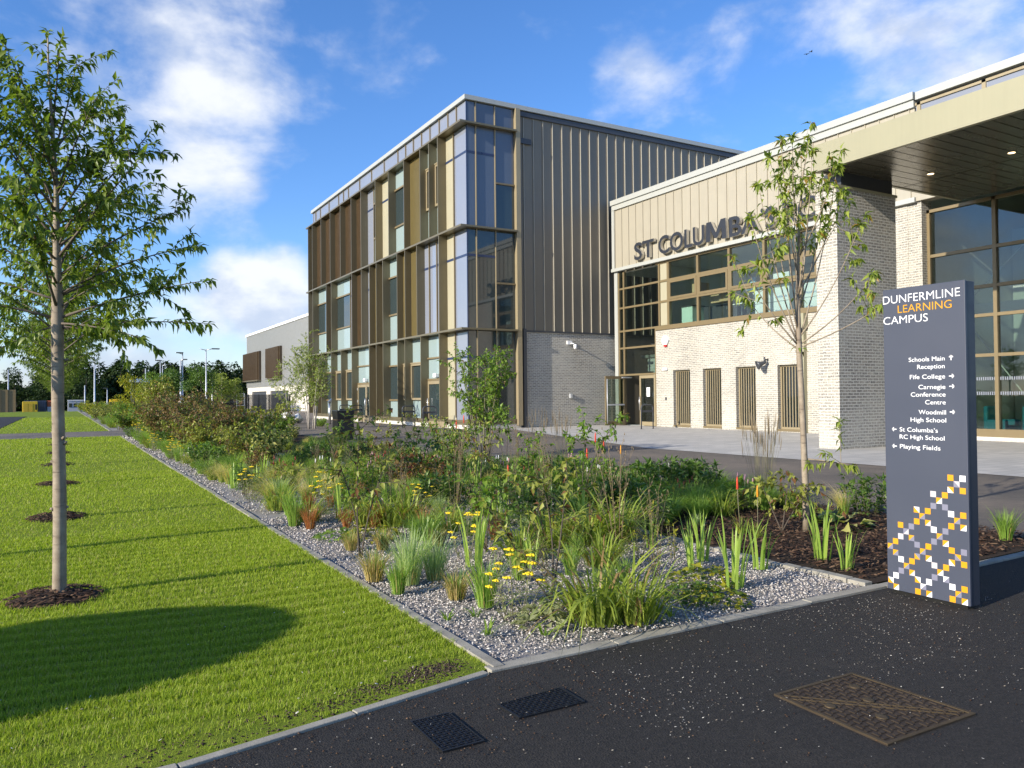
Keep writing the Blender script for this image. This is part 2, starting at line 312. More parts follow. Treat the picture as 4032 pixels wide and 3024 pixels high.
# ------------------------------------------------------------------ builders
class MB:
    """collects shapes, links them as ONE mesh object"""
    def __init__(s): s.v = []; s.f = []; s.m = []; s.sm = []
    def add(s, V, F, mi=0, smooth=False):
        b = len(s.v); s.v.extend([tuple(x) for x in V]); s.f.extend([tuple(i+b for i in f) for f in F]); s.m.extend([mi]*len(F)); s.sm.extend([smooth]*len(F)); return s
    def box(s, x0, x1, y0, y1, z0, z1, mi=0):
        if x0 > x1: x0, x1 = x1, x0
        if y0 > y1: y0, y1 = y1, y0
        V = [(x0,y0,z0),(x1,y0,z0),(x1,y1,z0),(x0,y1,z0),(x0,y0,z1),(x1,y0,z1),(x1,y1,z1),(x0,y1,z1)]
        return s.add(V, [(0,3,2,1),(4,5,6,7),(0,1,5,4),(1,2,6,5),(2,3,7,6),(3,0,4,7)], mi)
    def quad(s, a, b, c, d, mi=0): return s.add([a,b,c,d], [(0,1,2,3)], mi)
    def poly(s, pts, z, mi=0): return s.add([(x,y,z) for x,y in pts], [tuple(range(len(pts)))], mi)
    def prism(s, pts, z0, z1, mi=0):
        n = len(pts); V = [(x,y,z0) for x,y in pts]+[(x,y,z1) for x,y in pts]
        a = sum(pts[i][0]*pts[(i+1)%n][1]-pts[(i+1)%n][0]*pts[i][1] for i in range(n))
        F = [tuple(range(n-1,-1,-1)), tuple(range(n,2*n))]+[(i,(i+1)%n,(i+1)%n+n,i+n) for i in range(n)]
        if a < 0: F = [tuple(reversed(f)) for f in F]
        return s.add(V, F, mi)
    def tube(s, pts, r, n=8, mi=0, smooth=True):
        pts = [Vector(p) for p in pts]
        if isinstance(r, (int, float)): r = [r]*len(pts)
        V = []; F = []; ref = None
        for i, p in enumerate(pts):
            t = (pts[min(i+1, len(pts)-1)]-pts[max(i-1, 0)]).normalized()
            if ref is None: ref = Vector((0,0,1)) if abs(t.z) < .9 else Vector((1,0,0))
            a = t.cross(ref).normalized(); b = a.cross(t).normalized(); ref = b
            for k in range(n):
                an = 2*math.pi*k/n; V.append(p+(a*math.cos(an)+b*math.sin(an))*r[i])
        for i in range(len(pts)-1):
            for k in range(n): F.append((i*n+k, (i+1)*n+k, (i+1)*n+(k+1)%n, i*n+(k+1)%n))
        F.append(tuple(range(n))); F.append(tuple(range((len(pts)-1)*n+n-1, (len(pts)-1)*n-1, -1)))
        return s.add(V, F, mi, smooth)
    def lathe(s, c, prof, n=16, mi=0):
        V = [(c[0]+r*math.cos(2*math.pi*k/n), c[1]+r*math.sin(2*math.pi*k/n), c[2]+z) for r, z in prof for k in range(n)]
        F = [(i*n+k, i*n+(k+1)%n, (i+1)*n+(k+1)%n, (i+1)*n+k) for i in range(len(prof)-1) for k in range(n)]
        F += [tuple(range(n-1,-1,-1)), tuple(range((len(prof)-1)*n, len(prof)*n))]
        return s.add(V, F, mi, True)
    def xform(s, mtx, start=0):
        s.v[start:] = [tuple(mtx @ Vector(p)) for p in s.v[start:]]; return s
    def build(s, name, mats, parent=None, at=None, bevel=0):
        me = bpy.data.meshes.new(name); org = at if at is not None else (parent.matrix_world.translation if parent else (0,0,0))
        if parent is not None and at is None: org = root_loc(parent)
        me.from_pydata([(x-org[0], y-org[1], z-org[2]) for x,y,z in s.v], [], s.f)
        if not isinstance(mats, (list, tuple)): mats = [mats]
        for m in mats: me.materials.append(m)
        me.polygons.foreach_set('material_index', s.m); me.polygons.foreach_set('use_smooth', s.sm); me.update()
        o = bpy.data.objects.new(name, me); COL.objects.link(o)
        if parent is not None: o.parent = parent
        if at is not None: o.location = at
        if bevel:
            b = o.modifiers.new('bevel', 'BEVEL'); b.width = bevel; b.segments = 2; b.limit_method = 'ANGLE'
        return o
def root_loc(o):
    p = Vector((0,0,0))
    while o is not None: p = p+o.location; o = o.parent
    return p
def np_mesh(name, V, T, mat, parent=None, mi=None):
    """V (n,3), T (m,3) triangles, fast"""
    me = bpy.data.meshes.new(name); V = np.asarray(V, np.float32); T = np.asarray(T, np.int32)
    me.vertices.add(len(V)); me.vertices.foreach_set('co', V.ravel())
    me.loops.add(T.size); me.loops.foreach_set('vertex_index', T.ravel())
    me.polygons.add(len(T)); me.polygons.foreach_set('loop_start', np.arange(0, T.size, 3, dtype=np.int32))
    for m in (mat if isinstance(mat, (list, tuple)) else [mat]): me.materials.append(m)
    if mi is not None: me.polygons.foreach_set('material_index', np.asarray(mi, np.int32))
    me.update(calc_edges=True); me.validate()
    o = bpy.data.objects.new(name, me); COL.objects.link(o)
    if parent is not None: o.parent = parent
    return o
def tag(o, label=None, cat=None, group=None, kind=None):
    if label: o['label'] = label
    if cat: o['category'] = cat
    if group: o['group'] = group
    if kind: o['kind'] = kind
    return o
def thing(name, label, cat, loc=(0,0,0), group=None, rz=0):
    o = bpy.data.objects.new(name, None); COL.objects.link(o); o.location = loc; o.rotation_euler = (0,0,rz); o.empty_display_size = .2
    return tag(o, label, cat, group)
def structure(o): o['kind'] = 'structure'; return o
def copy_tree(o, parent=None):
    c = o.copy(); COL.objects.link(c)
    if parent is not None: c.parent = parent
    for ch in list(o.children): copy_tree(ch, c)
    return c
def place(proto, used, x, y, z=0, rz=0, s=1.0):
    """the first call moves the model itself, later calls copy it"""
    o = proto if not used else copy_tree(proto)
    used.append(o); o.location = (x, y, z); o.rotation_euler = (0, 0, rz); o.scale = (s, s, s); return o
def text_mesh(txt, width=None, height=None, bold=0.0, depth=.002, align='LEFT', spacing=1.0):
    """verts (x right, y up, z out) and faces of a line of lettering scaled to the given width and cap height"""
    c = bpy.data.curves.new('t', 'FONT'); c.body = txt; c.size = 1; c.offset = bold; c.extrude = .5; c.space_character = spacing; c.resolution_u = 4
    o = bpy.data.objects.new('t', c); COL.objects.link(o); dg = bpy.context.evaluated_depsgraph_get()
    me = bpy.data.meshes.new_from_object(o.evaluated_get(dg)); V = np.array([v.co[:] for v in me.vertices]); F = [tuple(p.vertices) for p in me.polygons]
    bpy.data.objects.remove(o); bpy.data.curves.remove(c); bpy.data.meshes.remove(me)
    cap = .73                                     # cap height of the built-in face at size 1
    x0, x1 = V[:,0].min(), V[:,0].max(); sy = (height or .1)/cap; sx = (width/(x1-x0)) if width else sy
    V[:,0] = (V[:,0]-x0)*sx; V[:,1] *= sy; V[:,2] = (V[:,2]/max(1e-6, V[:,2].max()-V[:,2].min())+.5)*depth
    W_ = V[:,0].max()
    if align == 'RIGHT': V[:,0] -= W_
    return V, F
def face_x(V, X, Y, Z):
    """stand lettering on a wall that faces -X: text x runs towards -Y"""
    return [(X-v[2], Y-v[0], Z+v[1]) for v in V]

# ------------------------------------------------------------------ plants
def unit(a): return a/np.maximum(1e-9, np.linalg.norm(a, axis=1, keepdims=True))
def leaves(P, D, N, L, Wd, fold=.25, droop=.25):
    """five-vertex folded, drooping leaves; arrays of base points, directions, up normals, lengths, widths"""
    D = unit(D); S = unit(np.cross(D, N)); U = unit(np.cross(S, D)); L = L[:,None]; Wd = Wd[:,None]
    mid = P+D*L*.45; tip = P+D*L-U*L*droop
    l = mid+S*Wd*.5+U*Wd*fold-D*L*.05; r = mid-S*Wd*.5+U*Wd*fold-D*L*.05
    n = len(P); V = np.stack([P, l, tip, r, mid-U*L*droop*.1], 1).reshape(-1, 3); b = (np.arange(n)*5)[:,None]
    T = np.concatenate([b+np.array([[0,4,1]]), b+np.array([[0,3,4]]), b+np.array([[1,4,2]]), b+np.array([[4,3,2]])], 1).reshape(-1, 3)
    return V, T
def blades(rng, n, h, spread, width, droop, base_r=.05, hv=.3, seg=4, lean=0.0):
    """arching tapered strap leaves from one crown"""
    a = rng.uniform(0, 2*np.pi, n); d = np.stack([np.cos(a), np.sin(a)], 1); k = rng.uniform(.15, 1, n)*spread
    H = h*rng.uniform(1-hv, 1.05, n); bp = d*(base_r*np.sqrt(rng.uniform(0, 1, n)))[:,None]; dr = droop*rng.uniform(.4, 1.3, n)
    tw = rng.uniform(-.6, .6, n); side = np.stack([-np.sin(a+tw), np.cos(a+tw)], 1)
    rows = []
    for i in range(seg+1):
        t = i/seg; rad = k*H*(t**1.4); z = H*(t-dr*t**2.6*.8); wv = width*(1-.25*t)*(1-t**3)*rng.uniform(.7, 1.1, n)
        c = np.concatenate([bp+d*rad[:,None]+np.array([[lean*h*t*t, 0]]), np.maximum(z, .01)[:,None]], 1); sv = np.concatenate([side*wv[:,None]*.5, np.zeros((n,1))], 1)
        rows += [c-sv, c+sv]
    V = np.stack(rows, 1).reshape(-1, 3); b = (np.arange(n)*2*(seg+1))[:,None]; T = []
    for i in range(seg): T += [b+np.array([[2*i, 2*i+1, 2*i+3]]), b+np.array([[2*i, 2*i+3, 2*i+2]])]
    return V, np.concatenate(T, 1).reshape(-1, 3)
def join(parts):
    Vs = []; Ts = []; Ms = []; b = 0
    for i, (V, T) in enumerate(parts): Vs.append(V); Ts.append(T+b); Ms += [i]*len(T); b += len(V)
    return np.concatenate(Vs), np.concatenate(Ts), Ms
def bez(a, b, c, n=6): return [a*(1-t)**2+b*2*t*(1-t)+c*t*t for t in [i/(n-1) for i in range(n)]]
class Plant:
    """a skeleton of stems with leaves along them"""
    def __init__(s, seed): s.rng = np.random.default_rng(seed); s.mb = MB(); s.P = []; s.D = []; s.L = []
    def stem(s, pts, r0, r1, n=6):
        m = len(pts)-1; s.mb.tube(pts, [r0+(r1-r0)*(i/m)**.8 for i in range(m+1)], n)
    def leaf_along(s, pts, gap, ln, start=.3, down=.5, spread=1.0, per=1, tipfan=0):
        pts = [Vector(p) for p in pts]; seg = [(pts[i+1]-pts[i]).length for i in range(len(pts)-1)]; tot = sum(seg); t = tot*start; rng = s.rng
        k = 0
        while t < tot:
            q = t; i = 0
            while i < len(seg)-1 and q > seg[i]: q -= seg[i]; i += 1
            p = pts[i].lerp(pts[i+1], min(1, q/max(seg[i], 1e-6))); ax = (pts[i+1]-pts[i]).normalized()
            for _ in range(per):
                an = k*2.4+rng.uniform(-.5, .5); k += 1
                sd_ = ax.orthogonal().normalized(); sd_.rotate(Matrix.Rotation(an, 3, ax))
                d = ax*rng.uniform(.35, 1.0)+sd_*spread*rng.uniform(.45, .95)+Vector((0,0,-down*rng.uniform(.3, 1.2)))
                s.P.append(p[:]); s.D.append(d[:]); s.L.append(ln*rng.uniform(.65, 1.15))
            t += gap*rng.uniform(.7, 1.3)
        for _ in range(tipfan):
            d = ax*rng.uniform(.3, .9)+Vector(rng.normal(0, .6, 3))+Vector((0,0,-down*.6)); s.P.append((pts[-1]-ax*ln*.2*rng.uniform(0,1))[:]); s.D.append(d[:]); s.L.append(ln*rng.uniform(.7, 1.15))
    def leafmesh(s, aspect=.45, fold=.22, droop=.25):
        P = np.array(s.P); D = np.array(s.D); L = np.array(s.L); N = np.tile([[0,0,1.0]], (len(P),1))+s.rng.normal(0, .35, (len(P),3))
        return leaves(P, D, N, L, L*aspect*s.rng.uniform(.8, 1.15, len(P)), fold, droop)
def shrub(seed, h, r, nst, gap, ln, leaf, stem_m, aspect=.5, name='shrub', twigs=4, down=.35, thick=.008, lean=.8, start=.25):
    """many-stemmed leafy shrub; Empty > stems, foliage"""
    p = Plant(seed); rng = p.rng
    for i in range(nst):
        a = rng.uniform(0, 2*math.pi); q = math.sqrt(rng.uniform(.02, 1)); hh = h*rng.uniform(.62, 1.0)*(1-.28*q)
        b = Vector((math.cos(a)*r*q*.22, math.sin(a)*r*q*.22, 0)); tip = Vector((math.cos(a)*r*q*lean, math.sin(a)*r*q*lean, hh))
        mid = Vector((b.x*.6+tip.x*.25, b.y*.6+tip.y*.25, hh*.62)); pts = bez(b, mid, tip, 7); p.stem(pts, thick, thick*.3, 5); p.leaf_along(pts, gap, ln, start, down, tipfan=3)
        for j in range(twigs):
            t = rng.uniform(.25, .9); k = int(t*6); st = pts[k]; an = rng.uniform(0, 2*math.pi); l2 = h*rng.uniform(.14, .36)
            e = st+Vector((math.cos(an)*l2*.85, math.sin(an)*l2*.85, l2*rng.uniform(.15, .8))); tw = bez(st, st.lerp(e, .5)+Vector((0,0,l2*.15)), e, 4)
            p.stem(tw, thick*.45, thick*.2, 4); p.leaf_along(tw, gap, ln, .15, down, tipfan=3)
    root = thing(name, 'x', 'shrub'); p.mb.build('stems', stem_m, root); V, T = p.leafmesh(aspect); np_mesh('foliage', V, T, leaf, root); return root
# ------------------------------------------------------------------ the setting
def sheet(name, polys, z, mat):
    m = MB()
    for p in polys: m.poly(p, z)
    return structure(m.build(name, mat))
g = MB(); gy = [-60, 124, 142, 700]; gz = [-.03, -.03, -1.1, -1.1]
for i in range(3): g.quad((-500, gy[i], gz[i]), (500, gy[i], gz[i]), (500, gy[i+1], gz[i+1]), (-500, gy[i+1], gz[i+1]))
structure(g.build('ground', rough_grass))
FR = [(-3.0, 3.27), (.41, 3.5), (1.98, 3.80)]           # front edge of the lawn
sheet('lawn', [[*FR, (2.06, 3.85), (2.06, 36.2), (-2.9, 36.2)], [(-2.9, 42.6), (2.0, 42.6), (1.9, 124), (-2.9, 124)], [(-30, 88), (-2.9, 88), (-2.9, 124), (-30, 124)]], 0.0, lawn_m)
sheet('front_path', [[(-60, -40), (60, -40), (60, 3.0), (8.9, 3.9), (5.5, 3.80), (2.05, 3.79), (1.98, 3.74), (.41, 3.44), (-3, 3.21), (-60, 3.0)]], -.004, tar_front)
sheet('side_path', [[(-9, 3.1), (-3.0, 3.27), (-3.0, 88), (-9, 88)]], -.008, tar_front)
sheet('cross_path', [[(-3.0, 36.2), (8.6, 36.2), (8.6, 42.6), (-3.0, 42.6)]], .003, tar_road)
sheet('road', [[(8.6, 3.9), (60, 3.0), (60, 31.9), (15.9, 32.0), (15.9, 57.8), (24.0, 57.8), (24.0, 124), (15.5, 124), (14, 75), (8.6, 45), (8.4, 17)]], -.002, tar_road)
sheet('far_yard', [[(-30, 142.5), (90, 142.5), (90, 190), (-30, 190)]], -1.09, tar_road)
sheet('paving', [[(14.6, 2.0), (24.3, 2.0), (24.3, 31.95), (18.4, 31.95), (17.7, 31.0), (14.25, 17.2), (14.5, 11)]], .006, pave_m)
sheet('gravel_bed', [[(2.1, 3.9), (5.45, 3.92), (5.45, 6.7), (6.2, 8.2), (7.4, 9.6), (8.5, 12), (8.5, 36.1), (2.1, 36.1)], [(2.1, 42.7), (8.5, 42.7), (12, 75), (2.1, 120)]], -.012, gravel_m)
sheet('mulch_bed', [[(5.46, 3.95), (8.9, 4.05), (8.7, 12), (7.4, 9.6), (6.2, 8.2), (5.46, 6.7)], [(6.6, 13), (8.6, 13), (8.6, 36.1), (5.5, 36.1), (5.2, 22)]], -.005, soil_m)
# kerbs: runs of separate concrete edging lengths
def kerb_run(name, pts, w_, top, L=.9, jit=.003, seed=1):
    m = MB(); rng = random.Random(seed)
    for (x0, y0), (x1, y1) in zip(pts, pts[1:]):
        d = Vector((x1-x0, y1-y0, 0)); n = max(1, round(d.length/L)); u = d.normalized(); nn = Vector((-u.y, u.x, 0))
        for i in range(n):
            a = Vector((x0, y0, 0))+u*(d.length*i/n+.004); b = Vector((x0, y0, 0))+u*(d.length*(i+1)/n-.004); o = rng.uniform(-jit, jit); t = top+rng.uniform(-jit, jit)
            m.prism([(a+nn*(o)).xy[:], (b+nn*(o)).xy[:], (b+nn*(w_+o)).xy[:], (a+nn*(w_+o)).xy[:]], -.15, t)
    o = m.build(name, kerb_m, bevel=.004); return structure(o)
kerb_run('lawn_edging', [(2.12, 3.80), (2.12, 36.2)], .068, .014, .92)
kerb_run('far_lawn_edging', [(2.07, 42.6), (1.95, 122)], .1, .02, 1.2, seed=2)
kerb_run('lawn_front_edging', [(-3, 3.215), (.41, 3.445), (2.0, 3.745)], .05, .010, .92, seed=3)
kerb_run('bed_front_edging', [(2.02, 3.77), (5.5, 3.80), (9.0, 3.93)], .085, .012, .92, seed=4)
kerb_run('sett_edging', [(5.50, 3.92), (5.50, 6.6), (5.75, 7.4), (6.2, 8.2), (7.4, 9.6)], .09, .018, .17, .010, 5)
kerb_run('cross_path_edging', [(2.15, 36.16), (8.6, 36.16)], .06, .02, .9, seed=6)
kerb_run('cross_path_far_edging', [(2.0, 42.6), (8.6, 42.6)], .06, .02, .9, seed=7)
# gravel chippings (many stones, one stuff object)
def pebbles(rng, P, s, flat=.65):
    n = len(P); base = np.array([[1,0,0],[-1,0,0],[0,1,0],[0,-1,0],[0,0,1],[0,0,-1]], float)
    T0 = np.array([[0,2,4],[2,1,4],[1,3,4],[3,0,4],[2,0,5],[1,2,5],[3,1,5],[0,3,5]])
    V = base[None]*rng.uniform(.55, 1.25, (n,6,1))+rng.normal(0, .16, (n,6,3)); V *= s[:,None,None]; V[:,:,2] *= flat
    a = rng.uniform(0, 2*np.pi, n); c, sn = np.cos(a)[:,None], np.sin(a)[:,None]; x = V[:,:,0]*c-V[:,:,1]*sn; y = V[:,:,0]*sn+V[:,:,1]*c
    V = np.stack([x, y, V[:,:,2]], 2)+P[:,None]; return V.reshape(-1,3), ((np.arange(n)*6)[:,None,None]+T0[None]).reshape(-1,3)
rng = np.random.default_rng(11)
def inpoly(P, poly):
    x, y = P[:,0], P[:,1]; c = np.zeros(len(P), bool); n = len(poly)
    for i in range(n):
        (x0, y0), (x1, y1) = poly[i], poly[(i+1)%n]; k = ((y0 > y) != (y1 > y)) & (x < (x1-x0)*(y-y0)/((y1-y0) or 1e-9)+x0); c ^= k
    return c
GB = [(2.14, 3.9), (5.46, 3.92), (5.46, 6.7), (6.2, 8.2), (7.4, 9.6), (8.4, 12), (8.4, 26), (2.14, 26)]
def scatter(n, x0, x1, y0, y1): return np.stack([rng.uniform(x0, x1, n), rng.uniform(y0, y1, n)], 1)
P = np.concatenate([scatter(17000, 2.14, 5.6, 3.9, 6.5), scatter(12000, 2.14, 6.5, 6.5, 10), scatter(7000, 2.14, 8.4, 10, 18), scatter(3000, 2.14, 4, 18, 36)])
P = P[inpoly(P, GB[:6]+[(8.4, 36), (2.14, 36)])]; s = .0085*(1+np.maximum(0, P[:,1]-5)*.11)*rng.uniform(.65, 1.45, len(P)); far = P[:,1] > 42
V, T = pebbles(rng, np.concatenate([P, (-.006+s*.4+rng.uniform(0, .012, len(P)))[:,None]], 1), s)
tag(np_mesh('gravel', V, T, chip_m), 'pale grey granite chippings covering the planting bed', 'gravel', kind='stuff')
k = scatter(60, 2.03, 2.13, 4.0, 9); sz = rng.uniform(.006, .011, len(k)); V, T = pebbles(rng, np.concatenate([k, (.015+sz*.4)[:,None]], 1), sz)
tag(np_mesh('gravel_strays', V, T, chip_m), 'stray stone chippings lying on the lawn edging', 'gravel', kind='stuff')
# bark mulch
def chips(rng, P, L, Wd):
    n = len(P); a = rng.uniform(0, np.pi, n); tl = rng.uniform(-.35, .35, n); u = np.stack([np.cos(a), np.sin(a), tl], 1); v = np.stack([-np.sin(a), np.cos(a), rng.uniform(-.4, .4, n)], 1); w_ = np.cross(u, v)
    V = np.stack([P-u*L[:,None]-v*Wd[:,None], P+u*L[:,None]-v*Wd[:,None]*.6, P+u*L[:,None]*.9+v*Wd[:,None], P-u*L[:,None]*.8+v*Wd[:,None]*.8, P+w_*Wd[:,None]*.6], 1)
    T0 = np.array([[0,1,4],[1,2,4],[2,3,4],[3,0,4]]); return V.reshape(-1,3), ((np.arange(n)*5)[:,None,None]+T0[None]).reshape(-1,3)
P = np.concatenate([scatter(9000, 5.5, 8.8, 4.0, 8), scatter(3000, 6, 8.8, 8, 13), scatter(2500, 5.3, 8.5, 13, 22)]); P = P[inpoly(P, [(5.62, 4.05), (8.85, 4.1), (8.5, 22), (5.4, 22), (7.4, 12), (7.5, 9.7), (6.3, 8.2), (5.62, 6.7)])]
n = len(P); V, T = chips(rng, np.concatenate([P, rng.uniform(0, .035, (n,1))], 1), rng.uniform(.012, .04, n), rng.uniform(.005, .012, n))
tag(np_mesh('bark_mulch', V, T, bark_m), 'dark brown bark mulch round the plants behind the sign', 'mulch', kind='stuff')
# mown grass blades: dense near the camera, thinner and longer with distance
def grass_blades(P, h, wd, lean):
    n = len(P); a = rng.uniform(0, 2*np.pi, n); d = np.stack([np.cos(a), np.sin(a)], 1); sd_ = np.stack([-np.sin(a), np.cos(a)], 1); z = np.zeros((n,1))
    hh = (h*rng.uniform(.5, 1.25, n))[:,None]; l = d*(lean*rng.uniform(.2, 1, n))[:,None]*hh
    P3 = np.concatenate([P, z], 1); s3 = np.concatenate([sd_*wd[:,None], z], 1)
    V = np.stack([P3-s3, P3+s3, P3+np.concatenate([l*.35, hh*.6], 1)+s3*.8, P3+np.concatenate([l*.35, hh*.6], 1)-s3*.8, P3+np.concatenate([l, hh], 1)], 1).reshape(-1,3)
    b = (np.arange(n)*5)[:,None,None]; return V, (b+np.array([[0,1,2],[0,2,3],[3,2,4]])[None]).reshape(-1,3)
P = np.concatenate([scatter(210000, -.5, 2.06, 3.3, 6.2), scatter(110000, -.7, 2.06, 6.2, 10), scatter(45000, -1.1, 2.06, 10, 18), scatter(30000, -2.2, 2.06, 18, 36.2), scatter(9000, -2.9, 2.0, 42.6, 80)])
ok = inpoly(P, [(-3, 3.29), (.41, 3.52), (1.95, 3.82), (2.06, 3.86), (2.06, 90), (-3, 90)])
ok &= ~((P[:,1] > 36.2) & (P[:,1] < 42.6))
TREE_Y = [6.87, 11.55, 16.15, 21.0, 25.7, 30.4, 35.0, 46.5, 53, 60, 68, 77, 87, 98]
for ty in TREE_Y: ok &= ((P[:,0]+.05)**2+(P[:,1]-ty)**2) > .30**2
P = P[ok]
# mowing and rolling ridges, and a worn strip beside the path
ridge = (np.sin(P[:,1]*34+P[:,0]*3+2.2*np.sin(P[:,0]*2.3+P[:,1]*1.1)+1.5*np.sin(P[:,1]*2.7))*.5+.5)*.7+.3*(np.sin(P[:,0]*3.1+1.7*np.sin(P[:,1]*1.3))*np.sin(P[:,1]*2.2)*.5+.5)
worn = np.clip(1-(P[:,1]-3.55-.13*P[:,0])/.75, 0, 1); ks = rng.uniform(0, 1, len(P)) > worn*(.55+.4*(np.sin(P[:,0]*6)*np.sin(P[:,1]*9+P[:,0]*4) > .0))
ks &= rng.uniform(0, 1, len(P)) < .45+.55*ridge
ks &= ~((np.hypot(P[:,0]-1.75, (P[:,1]-3.98)*1.6) < .26) & (rng.uniform(0, 1, len(P)) < .85))
P = P[ks]; dist = P[:,1]-3
V, T = grass_blades(P, (.029+.0005*dist)*(1-.35*worn[ks])*rng.uniform(.7, 1.15, len(P))*(.6+.65*ridge[ks]), .0012*(1+dist*.19), .9)
tag(np_mesh('grass', V, T, F_lawn), 'short bright green mown grass of the lawn strip', 'grass', kind='stuff')
P = np.concatenate([scatter(110, -.4, 2.0, 3.6, 7)]); n = len(P); V, T = chips(rng, np.concatenate([P, rng.uniform(.008, .02, (n,1))], 1), rng.uniform(.006, .02, n), rng.uniform(.003, .008, n))
P = P[P[:,1] > 3.55+.17*P[:,0]]; V, T = chips(rng, np.concatenate([P, rng.uniform(.004, .014, (len(P),1))], 1), rng.uniform(.004, .012, len(P)), rng.uniform(.002, .005, len(P)))
tag(np_mesh('dead_leaves', V, T, petal_m), 'pale dead leaf scraps and clippings lying in the lawn', 'leaf litter', kind='stuff')
# crumbly bare soil showing through the thin grass by the corner of the lawn
P = np.concatenate([np.stack([rng.normal(cx, sx, k), rng.normal(cy, sy, k)], 1) for cx, cy, sx, sy, k in ((1.76, 3.98, .09, .05, 900), (1.55, 3.88, .16, .05, 600), (1.15, 3.78, .22, .05, 300), (.6, 3.66, .3, .05, 160), (0, 3.52, .3, .04, 100), (.3, 3.75, .5, .08, 160))])
P = P[(P[:,0] < 2.04) & (P[:,1] > np.where(P[:,0] < .41, 3.5+.067*(P[:,0]-.41), 3.5+.19*(P[:,0]-.41))+.01)]; sz = rng.uniform(.003, .011, len(P))*rng.uniform(.5, 1.2, len(P))
V, T = pebbles(rng, np.concatenate([P, (sz*.2)[:,None]], 1), sz, .5); tag(np_mesh('soil_crumbs', V, T, soil_crumb), 'dark soil crumbs in the thin grass by the lawn corner', 'soil', kind='stuff')
# blossom petals and seeds blown over the path
P = np.concatenate([scatter(1700, .2, 6.5, 1.6, 3.75), scatter(1200, 2.3, 5.2, 2.6, 3.75), scatter(350, 4.2, 5.9, 2.7, 3.7), scatter(500, 5.5, 11, 2, 3.8)])
keep = rng.uniform(0, 1, len(P)) < .25+.75*(np.sin(P[:,0]*2.1+P[:,1])*np.sin(P[:,1]*3.4-P[:,0]*.8)*.5+.5)
keep &= P[:,1] < np.where(P[:,0] < 2, 3.4+.17*P[:,0], 3.76); P = P[keep]; n = len(P)
V, T = chips(rng, np.concatenate([P, rng.uniform(.001, .004, (n,1))], 1), rng.uniform(.0016, .0055, n), rng.uniform(.001, .0026, n)); V[:,2] = np.maximum(V[:,2], -.002)
tag(np_mesh('petals', V, T, petal_m), 'pale dry petals and seeds scattered on the black tarmac', 'litter', kind='stuff')
# dark crumbs of soil and grit on the tarmac
P = np.concatenate([scatter(900, .3, 2.6, 2.9, 3.75), scatter(500, 2, 6, 2, 3.75)]); P = P[P[:,1] < np.where(P[:,0] < 2, 3.4+.17*P[:,0], 3.76)]; sz = rng.uniform(.002, .006, len(P))
V, T = pebbles(rng, np.concatenate([P, (sz*.3)[:,None]], 1), sz); tag(np_mesh('grit', V, T, bark_m), 'dark crumbs of soil and grit on the path', 'grit', kind='stuff')
LAMP = emit("warm_lamp", (1, .74, .42), 3.0)
# ------------------------------------------------------------------ classroom block
XG, XF_, YN, YE = 16.08, 15.62, 31.93, 57.2        # glazing plane, front of fins, near face, far end
blk = thing('classroom_block', 'three-storey school block with bronze fins, ledges and glazed corner', 'building', (16.08, 31.93, 0))
m = MB()
m.box(XG+.16, 46, YN+.16, YE, .0, 15.0)                # core body
m.box(18.95, 46, YN, YN+.16, 4.62, 15.0); m.build('cladding', clad_dark, blk)
m = MB(); m.box(18.95, 24.55, YN, YN+.16, 0, 4.56); m.build('brick_base', brick_buff, blk)
m = MB()
for x in [19.1+.555*i for i in range(0, 48)]: m.box(x, x+.024, YN-.055, YN, 4.64, 14.82)
m.build('seam', seam_m, blk)
m = MB(); m.box(18.9, 46, YN-.09, YN, 14.86, 15.08); m.box(18.9, 25, YN-.06, YN, 4.56, 4.64); m.box(18.86, 19.5, YN-.12, YN, 13.55, 13.8); m.box(18.86, 18.97, YN-.03, YN+.1, 0, 15.05); m.build('flashing', charcoal, blk)
m = MB(); m.box(18.60, 18.84, YN-.22, YN+.1, .12, 15.14); m.build('corner_post', bronze_l, blk)
m = MB(); m.box(15.94, 46, YN-.14, YE+.1, 15.14, 15.35); m.box(16.2, 45.8, YN+.2, YE, 15.0, 15.2); m.build('coping', coping_m, blk)
m = MB(); m.box(XG-.08, 18.6, YN-.08, YE, .30, .42); m.box(XG-.05, 18.6, YN-.05, YE, .2, .3); m.build('plinth_flashing', bronze, blk)
m = MB(); m.box(XG-.03, 18.85, YN-.03, YE, 0, .2); m.build('plinth', brick_white, blk)
